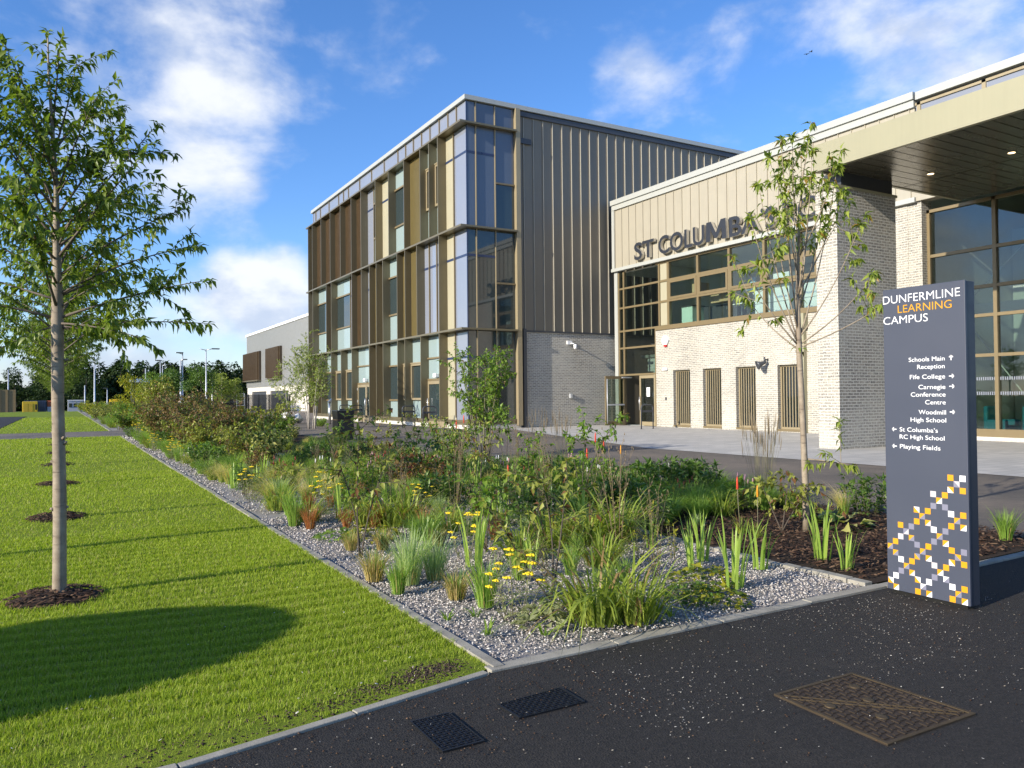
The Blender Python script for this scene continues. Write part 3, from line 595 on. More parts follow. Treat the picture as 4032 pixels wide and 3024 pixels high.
# ledges wrap the corner
for z in (4.55, 9.24, 14.0):
    m = MB(); m.prism([(XF_, YN-.30), (18.62, YN-.30), (18.62, YN), (XG, YN), (XG, YE+.35), (XF_, YE+.35)], z, z+.09); m.build('ledge', bronze, blk)
L0, L1, L2, L3 = .42, 4.55, 9.24, 14.0
def pane(y0, y1, z0, z1, mat, name='panel', x=XG, d=.05): return MB().box(x, x+d, y0, y1, z0, z1).build(name, mat, blk)
def bar(bars, y0, y1, z, h=.07, d=.07): bars.box(XG-d, XG+.0, y0, y1, z-h/2, z+h/2)
def storey(fins, bays, z0, z1, t1, t2):
    for y in fins: MB().box(XF_+.02, XG+.10, y-.03, y+.03, z0, z1-.002).build('fin', bronze, blk)
    for (y1, y0, kind) in bays:
        a, b = y0+.032, y1-.032; bars = MB()
        if kind in 'WPCB':
            if kind == 'W':
                w = MB().box(XG, XG+.05, a, b, z0, t1).build('window', mint, blk); MB().box(XG, XG+.05, a, b, t1, t2).build('pane', dark_gl, w); MB().box(XG, XG+.05, a, b, t2, z1-.01).build('pane', mint, w)
                for z in (t1, t2): MB().box(XG-.09, XG, a, b, z-.045, z+.045).build('transom', frame_m, w)
            else:
                mt = {'P': pale_gl, 'C': cream, 'B': bronze}[kind]; p = pane(a, b, z0, z1-.01, mt, {'P': 'glass_panel', 'C': 'cream_panel', 'B': 'bronze_panel'}[kind])
                if kind != 'B': bars.box(XG-.012, XG-.001, a, b, z1-1.28, z1-1.17); bars.build('transom', navy_m, p)
        elif kind == 'L':
            p = pane(a, b, z0, z1-.01, louvre_d, 'louvre_screen', XG+.04); n = max(3, int((b-a)/.115))
            for i in range(n):
                y = a+(b-a)*(i+.5)/n; bars.box(XG-.10, XG+.035, y-.02, y+.02, z0, z1-.012)
            bars.build('slat', gold_l if y0 < 44 and z0 > 4 else louvre_m, p)
        elif kind == 'O':
            w = MB().box(XG, XG+.05, a, b, z0, t1).build('window', mint, blk); MB().box(XG, XG+.05, a, b, t2, z1-.01).build('pane', mint, w); MB().box(XG-.005, XG+.05, a+.1, b-.1, t1+.1, t2-.1).build('pane', dark_gl, w)
            f = MB(); e = .11
            f.box(XG-.12, XG, a, a+e, t1, t2); f.box(XG-.12, XG, b-e, b, t1, t2); f.box(XG-.12, XG, a+e, b-e, t1, t1+e); f.box(XG-.12, XG, a+e, b-e, t2-e, t2)
            if t2-t1 > 4: f.box(XG-.12, XG, a+e, b-e, (t1+t2)/2-.1, (t1+t2)/2+.1)
            f.box(XG-.15, XG, a-.02, b+.02, t2, t2+.06); f.build('frame', bronze_l, w)
        elif kind == 'D':
            w = MB().box(XG, XG+.05, a, b, 3.45, z1-.01).build('window', mint, blk); MB().box(XG, XG+.05, a, b, 2.42, 3.45).build('pane', mint, w); MB().box(XG-.09, XG, a, b, 3.40, 3.48).build('transom', frame_m, w)
            n = 2 if b-a > 2.4 else 1; lo = b-a if n == 1 else (b-a)/2
            for i in range(n):
                p0, p1 = a+lo*i+.01, a+lo*(i+1)-.01; d = MB(); e = .13
                d.box(XG-.08, XG+.02, p0, p0+e, .04, 2.30); d.box(XG-.08, XG+.02, p1-e, p1, .04, 2.30); d.box(XG-.08, XG+.02, p0+e, p1-e, .04, .3); d.box(XG-.08, XG+.02, p0+e, p1-e, 2.14, 2.30)
                dd = d.build('door', bronze_l, blk); MB().box(XG-.03, XG-.01, p0+e, p1-e, .3, 2.14).build('pane', dark_gl, dd)
                hy = p0+.1 if i == 0 else p1-.1
                if n == 1: hy = p1-.1
                else: hy = (p1-.07) if i == 0 else (p0+.07)
                MB().tube([(XG-.08, hy, .75), (XG-.15, hy, .78), (XG-.15, hy, 1.42), (XG-.08, hy, 1.45)], .018).build('handle', steel, dd)
                h = MB(); hz = p1-.02 if (n == 2 and i == 1) else p0+.02
                for z in (.35, 1.2, 1.95): h.box(XG-.11, XG-.08, hz-.025, hz+.025, z, z+.16)
                h.build('hinge', galv, dd)
            MB().box(XG-.08, XG+.01, a, b, 2.31, 2.42).build('door_head', frame_m, blk)
            MB().box(XG-.22, XG-.02, (a+b)/2-.16, (a+b)/2+.16, 2.46, 2.66).build('door_light', white_m, blk, bevel=.02)
def bays_of(ys, kinds): return [(ys[i], ys[i+1], k) for i, k in enumerate(kinds) if k != '-']
# top storey
T = [57.0, 55.9, 53.7, 51.56, 49.34, 47.14, 45.3, 44.1, 42.8, 40.7, 38.44, 36.3, 35.2, 34.15, 33.21, YN]
storey([y for i, y in enumerate(T[:14]) if i != 7], bays_of(T, 'LLLLLLPWCWLOOCP'), L2+.09, L3, 10.9, 12.95)
Md = [57.0, 55.83, 52.54, 51.4, 48.55, 47.1, 45.3, 43.86, 42.72, 41.67, 39.5, 38.38, 36.8, 36.1, 35.2, 34.1, 33.19, YN]
storey([y for i, y in enumerate(Md[:16]) if i not in (4, 13, 14)], bays_of(Md, 'PWLWPLPLBWLLPPPCP'), L1+.09, L2, 6.1, 8.2)
Gd = [57.0, 55.95, 54.95, 53.8, 51.5, 49.34, 47.17, 43.98, 42.8, 41.7, 39.5, 38.46, 36.37, 34.13, 33.17, YN]
storey(Gd[:14], bays_of(Gd, 'BBBWOODBBWOODCP'), L0, L1, 1.35, 3.25)
for y, z0, z1 in ((44.1, L2, L3), (33.21, L2, L3), (48.55, L1, L2), (36.1, L1, L2), (35.2, L1, L2), (33.19, L1, L2), (33.17, L0, L1)): MB().box(XG-.07, XG, y-.028, y+.028, z0+.1, z1).build('mullion', frame_m, blk)
MB().box(XG-.02, XG+.25, 57.0, 57.2, .42, 15.1).build('end_panel', pale_gl, blk)
# parapet panels of pale glass
PY = [57.0, 56.39, 55.24, 53.13, 50.96, 49.91, 48.89, 46.68, 44.52, 42.4, 40.28, 39.16, 38.09, 37.0, 35.94, 34.83, 33.83, 32.9, YN]; pb = MB()
for y1, y0 in zip(PY, PY[1:]): MB().box(XG, XG+.05, y0+.03, y1-.03, 14.1, 15.12).build('parapet_panel', pale_gl, blk)
for y in PY[1:-1]: MB().box(XG-.05, XG, y-.03, y+.03, 14.1, 15.11).build('parapet_mullion', frame_m, blk)
# glazed return on the near face
CX = [XG, 16.55, 17.56, 18.60]; bars = MB()
for z0, z1 in ((L0, L1), (L1+.09, L2), (L2+.09, L3), (14.1, 15.1)):
    for i in range(3):
        a, b = CX[i]+.02, CX[i+1]-.02
        if z1-z0 < 2: MB().box(a, b, YN, YN+.05, z0, z1).build('parapet_panel', blue_gl, blk); continue
        zt = z1-1.22; zm = z0+2.15
        if i < 2:
            p = MB().box(a, b, YN, YN+.05, z0, z1-.01).build('glass_panel', blue_gl if z0 > 9 else dark_gl, blk)
            MB().box(a, b, YN-.012, YN-.001, zt-.06, zt+.05).build('transom', navy_m, p)
        else:
            p = MB().box(a, b, YN, YN+.05, zm, z1-.01).build('window', dark_gl if z0 < 9 else blue_gl, blk); MB().box(a, b, YN, YN+.05, z0, zm).build('pane', dark_gl, p); MB().box(a, b, YN-.07, YN-.001, zm-.04, zm+.04).build('transom', frame_m, p)
for x in CX[1:3]: MB().box(x-.022, x+.022, YN-.06, YN, .42, 15.1).build('mullion', bronze_l, blk)
MB().box(XG-.012, XG+.03, YN-.012, YN+.03, .42, 15.11).build('corner_trim', navy_m, blk)
# small fittings on the shaded wall
c = MB(); c.box(21.5, 21.78, YN-.07, YN, 4.02, 4.2); c.tube([(21.72, YN-.05, 4.08), (21.72, YN-.3, 4.05)], .03); c.lathe((21.78, YN-.34, 3.86), [(.02, -.09), (.07, -.06), (.085, 0), (.085, .1), (.06, .16)], 14); c.build('security_camera', white_m, blk)
c = MB(); c.box(21.62, 21.76, YN-.1, YN, 1.38, 1.6); c.build('intercom', galv, blk, bevel=.01)
MB().box(18.95, 19.12, YN-.16, YN-.05, 0, 4.7).build('downpipe', charcoal, blk)

# ------------------------------------------------------------------ entrance wing
XC = 24.2; wg = thing('entrance_wing', 'two-storey entrance wing with buff brick wall, large windows and canopy', 'building', (24.2, 20, 0))
def wall_x(m, X, th, y0, y1, z0, z1, holes, mi=0):
    """wall facing -X with openings (y0,y1,z0,z1): front skin, reveals, back skin"""
    ys = sorted({y0, y1, *[h[0] for h in holes], *[h[1] for h in holes]}); zs = sorted({z0, z1, *[h[2] for h in holes], *[h[3] for h in holes]})
    for a, b in zip(ys, ys[1:]):
        for c_, d in zip(zs, zs[1:]):
            if any(h[0] <= a and b <= h[1] and h[2] <= c_ and d <= h[3] for h in holes): continue
            m.quad((X,a,c_), (X,a,d), (X,b,d), (X,b,c_), mi); m.quad((X+th,a,c_), (X+th,b,c_), (X+th,b,d), (X+th,a,d), mi)
    for a, b, c_, d in holes:
        m.quad((X,a,c_), (X+th,a,c_), (X+th,a,d), (X,a,d), mi); m.quad((X,b,c_), (X,b,d), (X+th,b,d), (X+th,b,c_), mi)
        m.quad((X,a,d), (X+th,a,d), (X+th,b,d), (X,b,d), mi); m.quad((X,a,c_), (X,b,c_), (X+th,b,c_), (X+th,a,c_), mi)
    m.quad((X,y0,z0), (X+th,y0,z0), (X+th,y0,z1), (X,y0,z1), mi); m.quad((X,y1,z0), (X,y1,z1), (X+th,y1,z1), (X+th,y1,z0), mi)
    return m
SL = [(26.16, 27.27), (24.26, 25.36), (22.36, 23.44), (20.11, 21.26)]
m = MB(); wall_x(m, XC, .3, 15.75, 28.45, 0, 4.5, [(a, b, .08, 2.62) for a, b in SL]+[(19.24, 19.32, .1, 2.6)]); wall_x(m, XC, .3, 15.75, 19.26, 4.5, 7.72, [])
m.box(XC+.02, XC+.55, 15.28, 15.75, 0, 7.72); m.build('brick_wall', brick_buff, wg)
MB().box(XC+.2, XC+.3, 19.2, 19.36, .1, 2.6).build('joint_cover', louvre_d, wg)
for a, b in SL:
    f = MB(); X = XC+.17
    for y in (a, b-.06): f.box(X, X+.08, y, y+.06, .08, 2.62)
    f.box(X, X+.08, a+.06, b-.06, 2.54, 2.62); f.box(X, X+.08, a+.06, b-.06, .12, .2)
    wn_ = f.build('slatted_window', bronze_l, wg); s_ = MB(); n = 7
    for i in range(n):
        y = a+.09+(b-a-.18)*(i+.5)/n; s_.box(X-.01, X+.03, y-.018, y+.018, .2, 2.54)
    s_.build('slat', bronze_l, wn_); MB().box(X+.09, X+.11, a, b, .08, 2.62).build('pane', dark_gl, wn_); MB().box(XC-.03, X, a, b, .05, .12).build('sill', frame_m, wn_)
# upper cladding with standing seams
m = MB(); m.box(XC-.06, XC+.3, 15.4, 31.5, 7.86, 10.82); m.build('cladding', champ, wg)
m = MB()
for i in range(30):
    y = 31.36-.5445*i
    if y > 15.45: m.box(XC-.10, XC-.06, y-.011, y+.011, 7.88, 10.8)
m.build('seam', champ, wg)
m = MB(); m.box(XC-.22, XC+.4, 15.36, 31.58, 11.05, 11.29); m.box(XC-.15, XC+.3, 15.38, 31.55, 10.8, 11.05); m.build('coping', coping_m, wg)
m = MB(); m.box(XC-.16, XC+.1, 15.4, 31.62, 7.70, 7.86); m.box(XC-.13, XC+.1, 31.38, 31.58, 7.86, 10.8); m.build('cladding_trim', coping_m, wg)
MB().box(XC-.02, XC+.2, 31.30, 31.56, 0, 7.7).build('end_trim', coping_m, wg)
# window band
WY = [27.56, 25.64, 23.77, 21.89, 20.16, 19.28]; fr = MB(); XW = XC+.06
for y in WY[1:-1]: fr.box(XW-.05, XW+.1, y-.06, y+.06, 4.72, 7.62)
fr.box(XW-.05, XW+.1, 27.5, 27.64, 4.72, 7.62); fr.box(XW-.05, XW+.1, 19.26, 19.36, 4.72, 7.62)
for z in (6.80, 5.84):
    for a, b in zip(WY[1:], WY): fr.box(XW-.05, XW+.1, a+.06, b-.06, z-.05, z+.05)
fr.box(XW-.1, XW+.12, 19.26, 28.45, 4.52, 4.72); fr.box(XW-.05, XW+.1, 19.26, 28.45, 7.62, 7.70); fr.build('window_frame', frame_m, wg)
for a, b in zip(WY[1:], WY):
    for z0, z1 in ((4.72, 5.79), (6.85, 7.62)): MB().box(XW+.02, XW+.035, a+.06, b-.06, z0, z1).build('window_pane', clear_gl, wg)
    f = MB(); e = .11; p0, p1, q0, q1 = a+.06, b-.06, 5.89, 6.75
    f.box(XW-.07, XW, p0, p0+e, q0, q1); f.box(XW-.07, XW, p1-e, p1, q0, q1); f.box(XW-.07, XW, p0+e, p1-e, q0, q0+e); f.box(XW-.07, XW, p0+e, p1-e, q1-e, q1)
    s_ = f.build('opening_light', frame_m, wg); MB().box(XW-.03, XW-.015, p0+e, p1-e, q0+e, q1-e).build('pane', clear_gl, s_)
for z0, z1 in ((4.74, 5.79), (5.89, 6.75), (6.85, 7.62)): MB().box(XW, XW+.05, 27.66, 28.14, z0, z1).build('cream_panel', cream, wg)
# tall glazed stair bay beside it
fr = MB()
for y, zb in ((31.25, 0), (30.86, 2.5), (28.2, 4.7)): fr.box(XW-.05, XW+.1, y-.05, y+.05, zb, 7.62)
for z in (6.80, 5.84, 4.68, 3.83, 2.50): fr.box(XW-.04, XW+.09, 28.5 if z < 4.6 else 28.25, 31.2, z-.045, z+.045)
for z in (6.80, 5.84): fr.box(XW-.04, XW+.09, 27.64, 28.15, z-.05, z+.05)
fr.box(XW-.05, XW+.1, 28.45, 28.53, 0, 4.62); fr.build('stair_glazing_frame', frame_m, wg)
ZS = [2.50, 3.83, 4.68, 5.84, 6.80, 7.62]
for z0, z1 in zip(ZS, ZS[1:]):
    MB().box(XW+.02, XW+.035, 30.91, 31.20, z0+.045, z1-.045).build('window_pane', clear_dk, wg); MB().box(XW+.02, XW+.035, 28.53 if z1 < 4.7 else 28.25, 30.81, z0+.045, z1-.045).build('window_pane', clear_dk, wg)
# entrance doors: one leaf shut, one standing open
def leaf(name, hinge, end, X0, openx=False):
    d = MB(); e = .1; L = end-hinge
    if not openx:
        d.box(X0-.03, X0+.04, hinge, hinge+e, .03, 2.44); d.box(X0-.03, X0+.04, end-e, end, .03, 2.44); d.box(X0-.03, X0+.04, hinge+e, end-e, .03, .22); d.box(X0-.03, X0+.04, hinge+e, end-e, 2.30, 2.44)
        o = d.build(name, bronze_l, wg); MB().box(X0, X0+.012, hinge+e, end-e, .22, 2.3).build('pane', clear_dk, o); return o
    d.box(hinge, hinge+e, X0-.03, X0+.04, .03, 2.44); d.box(end-e, end, X0-.03, X0+.04, .03, 2.44); d.box(hinge+e, end-e, X0-.03, X0+.04, .03, .22); d.box(hinge+e, end-e, X0-.03, X0+.04, 2.30, 2.44)
    o = d.build(name, frame_m, wg); MB().box(hinge+e, end-e, X0, X0+.012, .22, 2.3).build('pane', clear_dk, o); return o
d1 = leaf('door', 28.56, 29.72, XW); d1['label'] = 'glazed bronze door leaf standing shut with a notice'
MB().tube([(XW-.03, 29.66, .75), (XW-.1, 29.66, .78), (XW-.1, 29.66, 1.4), (XW-.03, 29.66, 1.43)], .017).build('handle', steel, d1)
MB().box(XW-.008, XW-.002, 28.98, 29.22, 1.42, 1.86).build('notice', white_m, d1)
d2 = leaf('door', 22.98, 24.18, 30.80, True); d2['label'] = 'glazed bronze door leaf standing open'
MB().box(23.05, 24.1, 30.72, 30.77, 1.0, 1.07).build('push_bar', galv, d2); MB().box(23.9, 24.5, 30.62, 30.68, 2.34, 2.40).build('door_closer', galv, d2); MB().tube([(23.06, 30.75, .1), (23.06, 30.75, 2.3)], .02).build('handle', galv, d2)
MB().box(XW-.02, XW+.1, 30.86, 30.95, 0, 2.45).build('door_jamb', frame_m, wg); MB().box(XW, XW+.03, 30.95, 31.2, .1, 2.45).build('window_pane', clear_dk, wg)
# fittings on the brick wall
b = MB(); b.prism([(27.72+.24*math.cos(R_(60*i)), 4.02+.24*math.sin(R_(60*i))) for i in range(6)], 0, .09); b.v = [(XC-v[2], v[0], v[1]) for v in b.v]; b.f = [tuple(reversed(f)) for f in b.f]; al = b.build('alarm_box', white_m, wg)
V, F = text_mesh('G', None, .13, .01, .004); MB().add(face_x(V, XC-.091, 27.78, 3.97), F).build('emblem', red_m, al); MB().box(XC-.085, XC-.02, 27.62, 27.80, 3.72, 3.80).build('strobe', red_m, al)
MB().box(XC-.09, XC, 27.62, 27.95, 2.62, 2.74).build('wall_light', white_m, wg, bevel=.02); MB().box(XC-.04, XC, 27.72, 27.80, 1.25, 1.38).build('keypad', charcoal, wg, bevel=.008)
h = MB(); h.tube([(XC, 21.72, 2.86), (XC-.2, 21.72, 2.84)], .03); h.tube([(XC-.2, 21.72, 2.95), (XC-.2, 21.72, 2.72)], .035)
n0 = len(h.v); h.lathe((0, 0, 0), [(.03, -.12), (.06, -.1), (.07, 0), (.1, .12), (.19, .27), (.17, .27), (.05, .1)], 18); h.xform(Matrix.Translation((XC-.22, 21.75, 2.72)) @ Vector((-.75, .45, -.35)).to_track_quat('Z', 'Y').to_matrix().to_4x4(), n0)
h.build('horn_speaker', charcoal, wg)
m = MB(); m.box(XC-.17, XC, 19.86, 20.03, 0, 4.2); m.box(XC-.26, XC, 19.78, 20.11, 3.95, 4.5); m.build('downpipe', fascia_m, wg)
# raised lettering
words = [('ST', 29.62, 28.17), ('COLU', 27.85, 24.88), ('BA', 23.42, 21.82), ("\u2019S", 21.74, 21.05), ('RC', 20.66, 19.15)]
mm_ = [(0, 0), (.035, 1), (.26, 1), (.5, .40), (.74, 1), (.965, 1), (1, 0), (.785, 0), (.765, .62), (.575, .12), (.425, .12), (.235, .62), (.215, 0)]; n = len(mm_); m = MB()
m.add([(XC-.285, 24.78-1.2*u, 8.0+.84*v) for u, v in mm_]+[(XC-.125, 24.78-1.2*u, 8.0+.84*v) for u, v in mm_], [tuple(range(n))]); m.add(m.v[:], [(i, (i+1) % n, (i+1) % n+n, i+n) for i in range(n)], 1); m.build('letter', [letter_m, letter_s], wg)
for t_, ya, yb in words:
    V, F = text_mesh(t_, ya-yb, .84, .016, .16); V = np.array(V)
    adj = list(range(len(V)))                                   # split the word into its separate raised letters
    def root_(i):
        while adj[i] != i: adj[i] = adj[adj[i]]; i = adj[i]
        return i
    for f in F:
        for q in f[1:]: adj[root_(q)] = root_(f[0])
    grp = {}
    for i in range(len(V)): grp.setdefault(root_(i), []).append(i)
    for ids in grp.values():
        mp_ = {i: k for k, i in enumerate(ids)}; Fs = [tuple(mp_[q] for q in f) for f in F if f[0] in mp_]; Vs = face_x(V[ids], XC-.125, ya, 8.0); m = MB(); m.add(Vs, Fs)
        xf = min(v[0] for v in Vs)
        m.m = [0 if all(Vs[q][0] < xf+.003 for q in f) else 1 for f in Fs]; m.build('letter', [letter_m, letter_s], wg)
# brick column and canopy
m = MB(); m.box(17.84, 20.36, 13.61, 14.28, 0, 6.98); m.build('brick_column', brick_buff, wg)
m = MB(); m.box(17.80, 20.40, 13.57, 14.32, 6.98, 7.05); m.build('column_cap', fascia_m, wg); MB().box(18.1, 20.3, 13.66, 14.2, 7.05, 7.46).build('column_neck', charcoal, wg)
FX, CZ, CY = 17.46, 7.44, 14.0
m = MB(); m.box(FX, FX+.12, -2, CY, CZ-.02, 8.13); m.box(FX+.12, XC-.1, CY-.1, CY, CZ-.02, 8.13); m.box(FX+.12, XC-.1, -2, CY-.1, 7.95, 8.1); m.build('canopy_fascia', fascia_m, wg)
m = MB(); y = CY-.1; 
while y > -2:
    for a, b in ((FX+.12, 21.08), (21.12, XC-.1)): m.box(a, b, max(-2, y-.325), y-.012, CZ, CZ+.02)
    y -= .34
m.build('canopy_soffit', soffit_m, wg); MB().box(FX+.13, XC-.1, -2, CY-.1, CZ+.03, CZ+.06).build('soffit_void', black_m, wg)
for x, yy in ((20.45, 12.62), (20.45, 10.53), (20.45, 8.4), (20.45, 6.3)):
    l = MB(); l.lathe((x, yy, CZ-.012), [(.11, 0), (.11, .012), (.06, .012)], 20); dl = l.build('downlight', soffit_m, wg); MB().lathe((x, yy, CZ-.016), [(.082, 0), (.082, .006)], 20).build('lamp', LAMP, dl)
# glazed hall beyond the pier
XH = XC+.35; fr = MB(); GY = [15.24, 13.17, 11.1, 9.03, 6.96, 4.9, 2.8]
for y in GY: fr.box(XH-.06, XH+.12, y-.055, y+.055, .36, 7.44)
for z in (5.92, 4.74, 3.85, 2.62):
    for a, b in zip(GY[1:], GY): fr.box(XH-.05, XH+.1, a+.055, b-.055, z-.05, z+.05)
fr.box(XH-.08, XH+.12, 2.8, 15.28, .12, .36); fr.box(XH-.06, XH+.12, 2.8, 15.28, 7.34, 7.44); fr.build('hall_glazing_frame', frame_m, wg)
ZH = [.36, 2.62, 3.85, 4.74, 5.92, 7.34]
for a, b in zip(GY[1:], GY):
    for z0, z1 in zip(ZH, ZH[1:]): MB().box(XH+.02, XH+.035, a+.055, b-.055, z0, z1).build('window_pane', clear_dk, wg)
MB().box(XH-.12, XH+.2, 2.8, 15.28, 0, .12).build('plinth', brick_white, wg)
m = MB(); m.box(XC-.05, XC+.3, 2.7, 15.36, 8.1, 10.9); m.build('parapet_panel', pale_gl, wg); fr = MB()
for y in GY: fr.box(XC-.10, XC-.05, y-.06, y+.06, 8.0, 10.92)
fr.box(XC-.10, XC-.05, 2.8, 15.36, 10.84, 10.92); fr.build('parapet_frame', bronze_l, wg); MB().box(XC-.18, XC+.4, 2.6, 15.3, 11.0, 11.25).build('parapet_coping', coping_m, wg)
MB().box(XC-.08, XC+.35, 13.95, 15.395, 7.73, 8.09).build('pier_band', champ, wg)
# rooms behind the glass
m = MB(); m.box(XC+.31, 34, 2.6, 31.7, 10.9, 11.0); m.box(34, 34.2, 2.6, 31.7, 0, 10.9); m.box(XC+.31, 34, 2.6, 2.75, 0, 10.9); m.box(XC+.6, 34, 15.55, 15.7, 0, 10.9)
m.box(XC+.31, 34, 28.22, 28.36, 4.7, 7.6); m.box(30.3, 30.4, 15.7, 28.22, 4.6, 7.6); m.box(XC+.31, 30.3, 19.1, 19.2, 4.6, 7.6); m.box(30.0, 30.1, 2.8, 15.5, 0, 7.4); m.build('interior_walls', grey_int, wg)
m = MB(); m.box(XC+.31, 34, 15.7, 28.36, 4.4, 4.58); m.box(XC+.31, 34, 2.7, 31.7, -.02, .015); m.box(26, 34, 28.4, 31.7, 3.4, 3.55); m.build('interior_floors', int_floor, wg); MB().box(XC+.31, 34, 15.7, 31.7, 7.62, 7.7).build('interior_ceiling', white_m, wg)
m = MB(); m.box(25.4, 30, 29.9, 30.05, 0, 3.2); m.box(26.0, 26.1, 28.4, 31.2, 2.7, 3.35); m.build('lobby_wall', white_m, wg)
m = MB(); m.box(26.4, 26.75, 3.2, 15.2, 4.0, 4.42); m.build('interior_beam', white_m, wg); m = MB()
for a, b in zip(GY[1:], GY): m.tube([(26.6, b, 3.9), (26.6, a, 1.0)], .025); m.tube([(26.6, a, 6.4), (26.6, b, 4.5)], .025)
m.build('brace', white_m, wg)
for z in (1.45, 1.9):
    for a, b in zip(GY[1:], GY):
        k = a+.08; m = MB()
        while k < b-.08: m.box(XH+.015, XH+.019, k, k+.035, z-.05, z+.05); k += .065
        m.build('manifestation', pale_gl, wg)

# ------------------------------------------------------------------ sports hall far beyond
hall = thing('sports_hall', 'distant grey ribbed sports hall with brown louvre boxes and white base', 'building', (24.1, 121.7, 0)); XS = 24.1
m = MB(); wall_x(m, XS, .3, 60, 121.7, 0, 3.1, [(97, 106.6, 0, 2.5), (109.0, 118.2, 0, 2.5)]); m.box(XS, 44, 121.4, 121.7, 0, 3.1); m.build('brick_base', brick_white, hall)
m = MB(); m.box(XS-.05, 44, 60, 121.75, 3.1, 10.8); m.build('cladding', plain('silver_ribbed_cladding', (.44, .44, .42), .4, .3, .5), hall); m = MB()
for i in range(150): y = 60.2+i*.41; m.box(XS-.11, XS-.05, y-.07, y+.07, 3.15, 10.75)
m.build('rib', MATS['silver_ribbed_cladding'], hall); MB().box(XS-.2, 44.2, 59.9, 121.9, 10.75, 11.05).build('coping', white_m, hall)
for y0, y1 in ((111.6, 121.85), (99.6, 106.8)):
    p = MB().box(XS-.4, XS-.11, y0, y1, 4.1, 8.15).build('louvre_box', louvre_d, hall); s_ = MB()
    for i in range(14): y = y0+(y1-y0)*(i+.5)/14; s_.box(XS-.66, XS-.4, y-.07, y+.07, 4.2, 8.1)
    s_.build('slat', louvre_m, p); MB().box(XS-.66, XS-.11, y0, y1, 4.0, 4.1).build('sill', bronze, p)
for y0, y1 in ((97, 106.6), (109.0, 118.2)): MB().box(XS+.2, XS+.25, y0, y1, 0, 2.5).build('dark_opening', charcoal, hall)  # dark sheets for the open garage bays, their shade put into the colour
# ------------------------------------------------------------------ wayfinding sign
SX, SY0, SY1, SH = 5.40, 3.105, 3.725, 2.275
sg = thing('wayfinding_sign', 'tall slate blue campus totem sign with white lettering and amber squares', 'sign', (5.46, 3.41, 0))
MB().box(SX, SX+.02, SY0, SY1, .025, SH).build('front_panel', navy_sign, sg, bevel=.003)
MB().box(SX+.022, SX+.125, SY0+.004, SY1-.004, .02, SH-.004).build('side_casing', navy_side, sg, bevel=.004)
MB().box(SX+.02, SX+.11, SY0+.03, SY1-.03, -.02, .02).build('base', black_m, sg)
def sign_text(name, items, mat):
    for t, u0, u1, z, h, bold in items:
        V, F = text_mesh(t, u1-u0, h, bold, .0015); MB().add(face_x(V, SX-.0005, SY1-u0, z), F).build(name, mat, sg)
sign_text('title_lettering', [('DUNFERMLINE', .002, .588, 2.167, .0635, -.008), ('CAMPUS', .003, .353, 2.012, .061, -.008)], sg_white)
sign_text('title_lettering', [('LEARNING', .121, .528, 2.091, .0605, -.004)], sg_yel)
H_ = .033
sign_text('direction_lettering', [('Schools Main', .201, .471, 1.7235, H_, .001), ('Reception', .266, .470, 1.669, H_, .001), ('Fife College', .208, .472, 1.5965, H_, .001), ('Carnegie', .273, .473, 1.5225, H_, .001), ('Conference', .213, .473, 1.4685, H_, .001), ('Centre', .322, .473, 1.4125, H_, .001), ('Woodmill', .271, .474, 1.341, H_, .001), ('High School', .208, .474, 1.285, H_, .001), ("St Columba\u2019s", .120, .412, 1.211, H_, .001), ('RC High School', .119, .460, 1.157, H_, .001), ('Playing Fields', .120, .429, 1.0855, H_, .001)], sg_white)
def arrow(u, z, ang):
    ar = MB()
    c, s = math.cos(ang), math.sin(ang); L = .017; w_ = .0032
    def bar_(a, b):
        d = Vector((b[0]-a[0], b[1]-a[1])); n = Vector((-d.y, d.x)).normalized()*w_; d = d.normalized()*w_*.4
        q = [(a[0]-d.x+n.x, a[1]-d.y+n.y), (a[0]-d.x-n.x, a[1]-d.y-n.y), (b[0]+d.x-n.x, b[1]+d.y-n.y), (b[0]+d.x+n.x, b[1]+d.y+n.y)]
        q = [(x*c-y*s, x*s+y*c) for x, y in q]; ar.v += [(SX-.0018, SY1-(u+x), z+y) for x, y in q]; k = len(ar.v); ar.f.append((k-4, k-3, k-2, k-1)); ar.m.append(0); ar.sm.append(False)
    bar_((-L, 0), (L, 0)); bar_((L-.013, .013), (L, 0)); bar_((L-.013, -.013), (L, 0)); ar.build('arrow', sg_white, sg)
for u, z, a in ((.517, 1.741, 90), (.518, 1.612, 0), (.519, 1.540, 0), (.519, 1.360, 0), (.077, 1.226, 180), (.077, 1.100, 180)): arrow(u, z, R_(a))
SQ = r"11,20,Y;13,20,W;12,19,\GP;11,18,\WY;13,18,Y;8,17,P;10,17,Y;9,16,/YW;8,15,G;10,15,G;5,14,\YW;7,14,Y;6,13,/YG;5,12,Y;7,12,/YP;11,14,W;13,14,Y;12,13,/YG;11,12,Y;13,12,/YW;2,11,Y;4,11,G;3,10,/GP;2,9,P;4,9,/YG;8,11,W;10,11,G;9,10,/YG;8,9,G;10,9,/YW;1,8,Y;0,7,/YG;1,6,/YG;5,8,G;7,8,Y;6,7,/YG;5,6,\YG;7,6,/YW;11,8,Y;13,8,G;12,7,\GY;2,5,W;4,5,Y;3,4,/YG;8,5,P;11,6,\WY;13,6,Y;10,5,Y;2,3,G;4,3,/YP;1,2,W;0,1,\YW;1,0,/YW;5,2,\YW;7,2,W;6,1,/WG;5,0,Y;7,0,/YW;8,3,G;9,4,/YW;10,3,/WG;11,2,W;13,2,Y;12,1,/YG;11,0,Y;13,0,/YW"
mo = MB(); CI = {'Y': 0, 'W': 1, 'G': 2, 'P': 3}; cw, ch = .0426, .04243
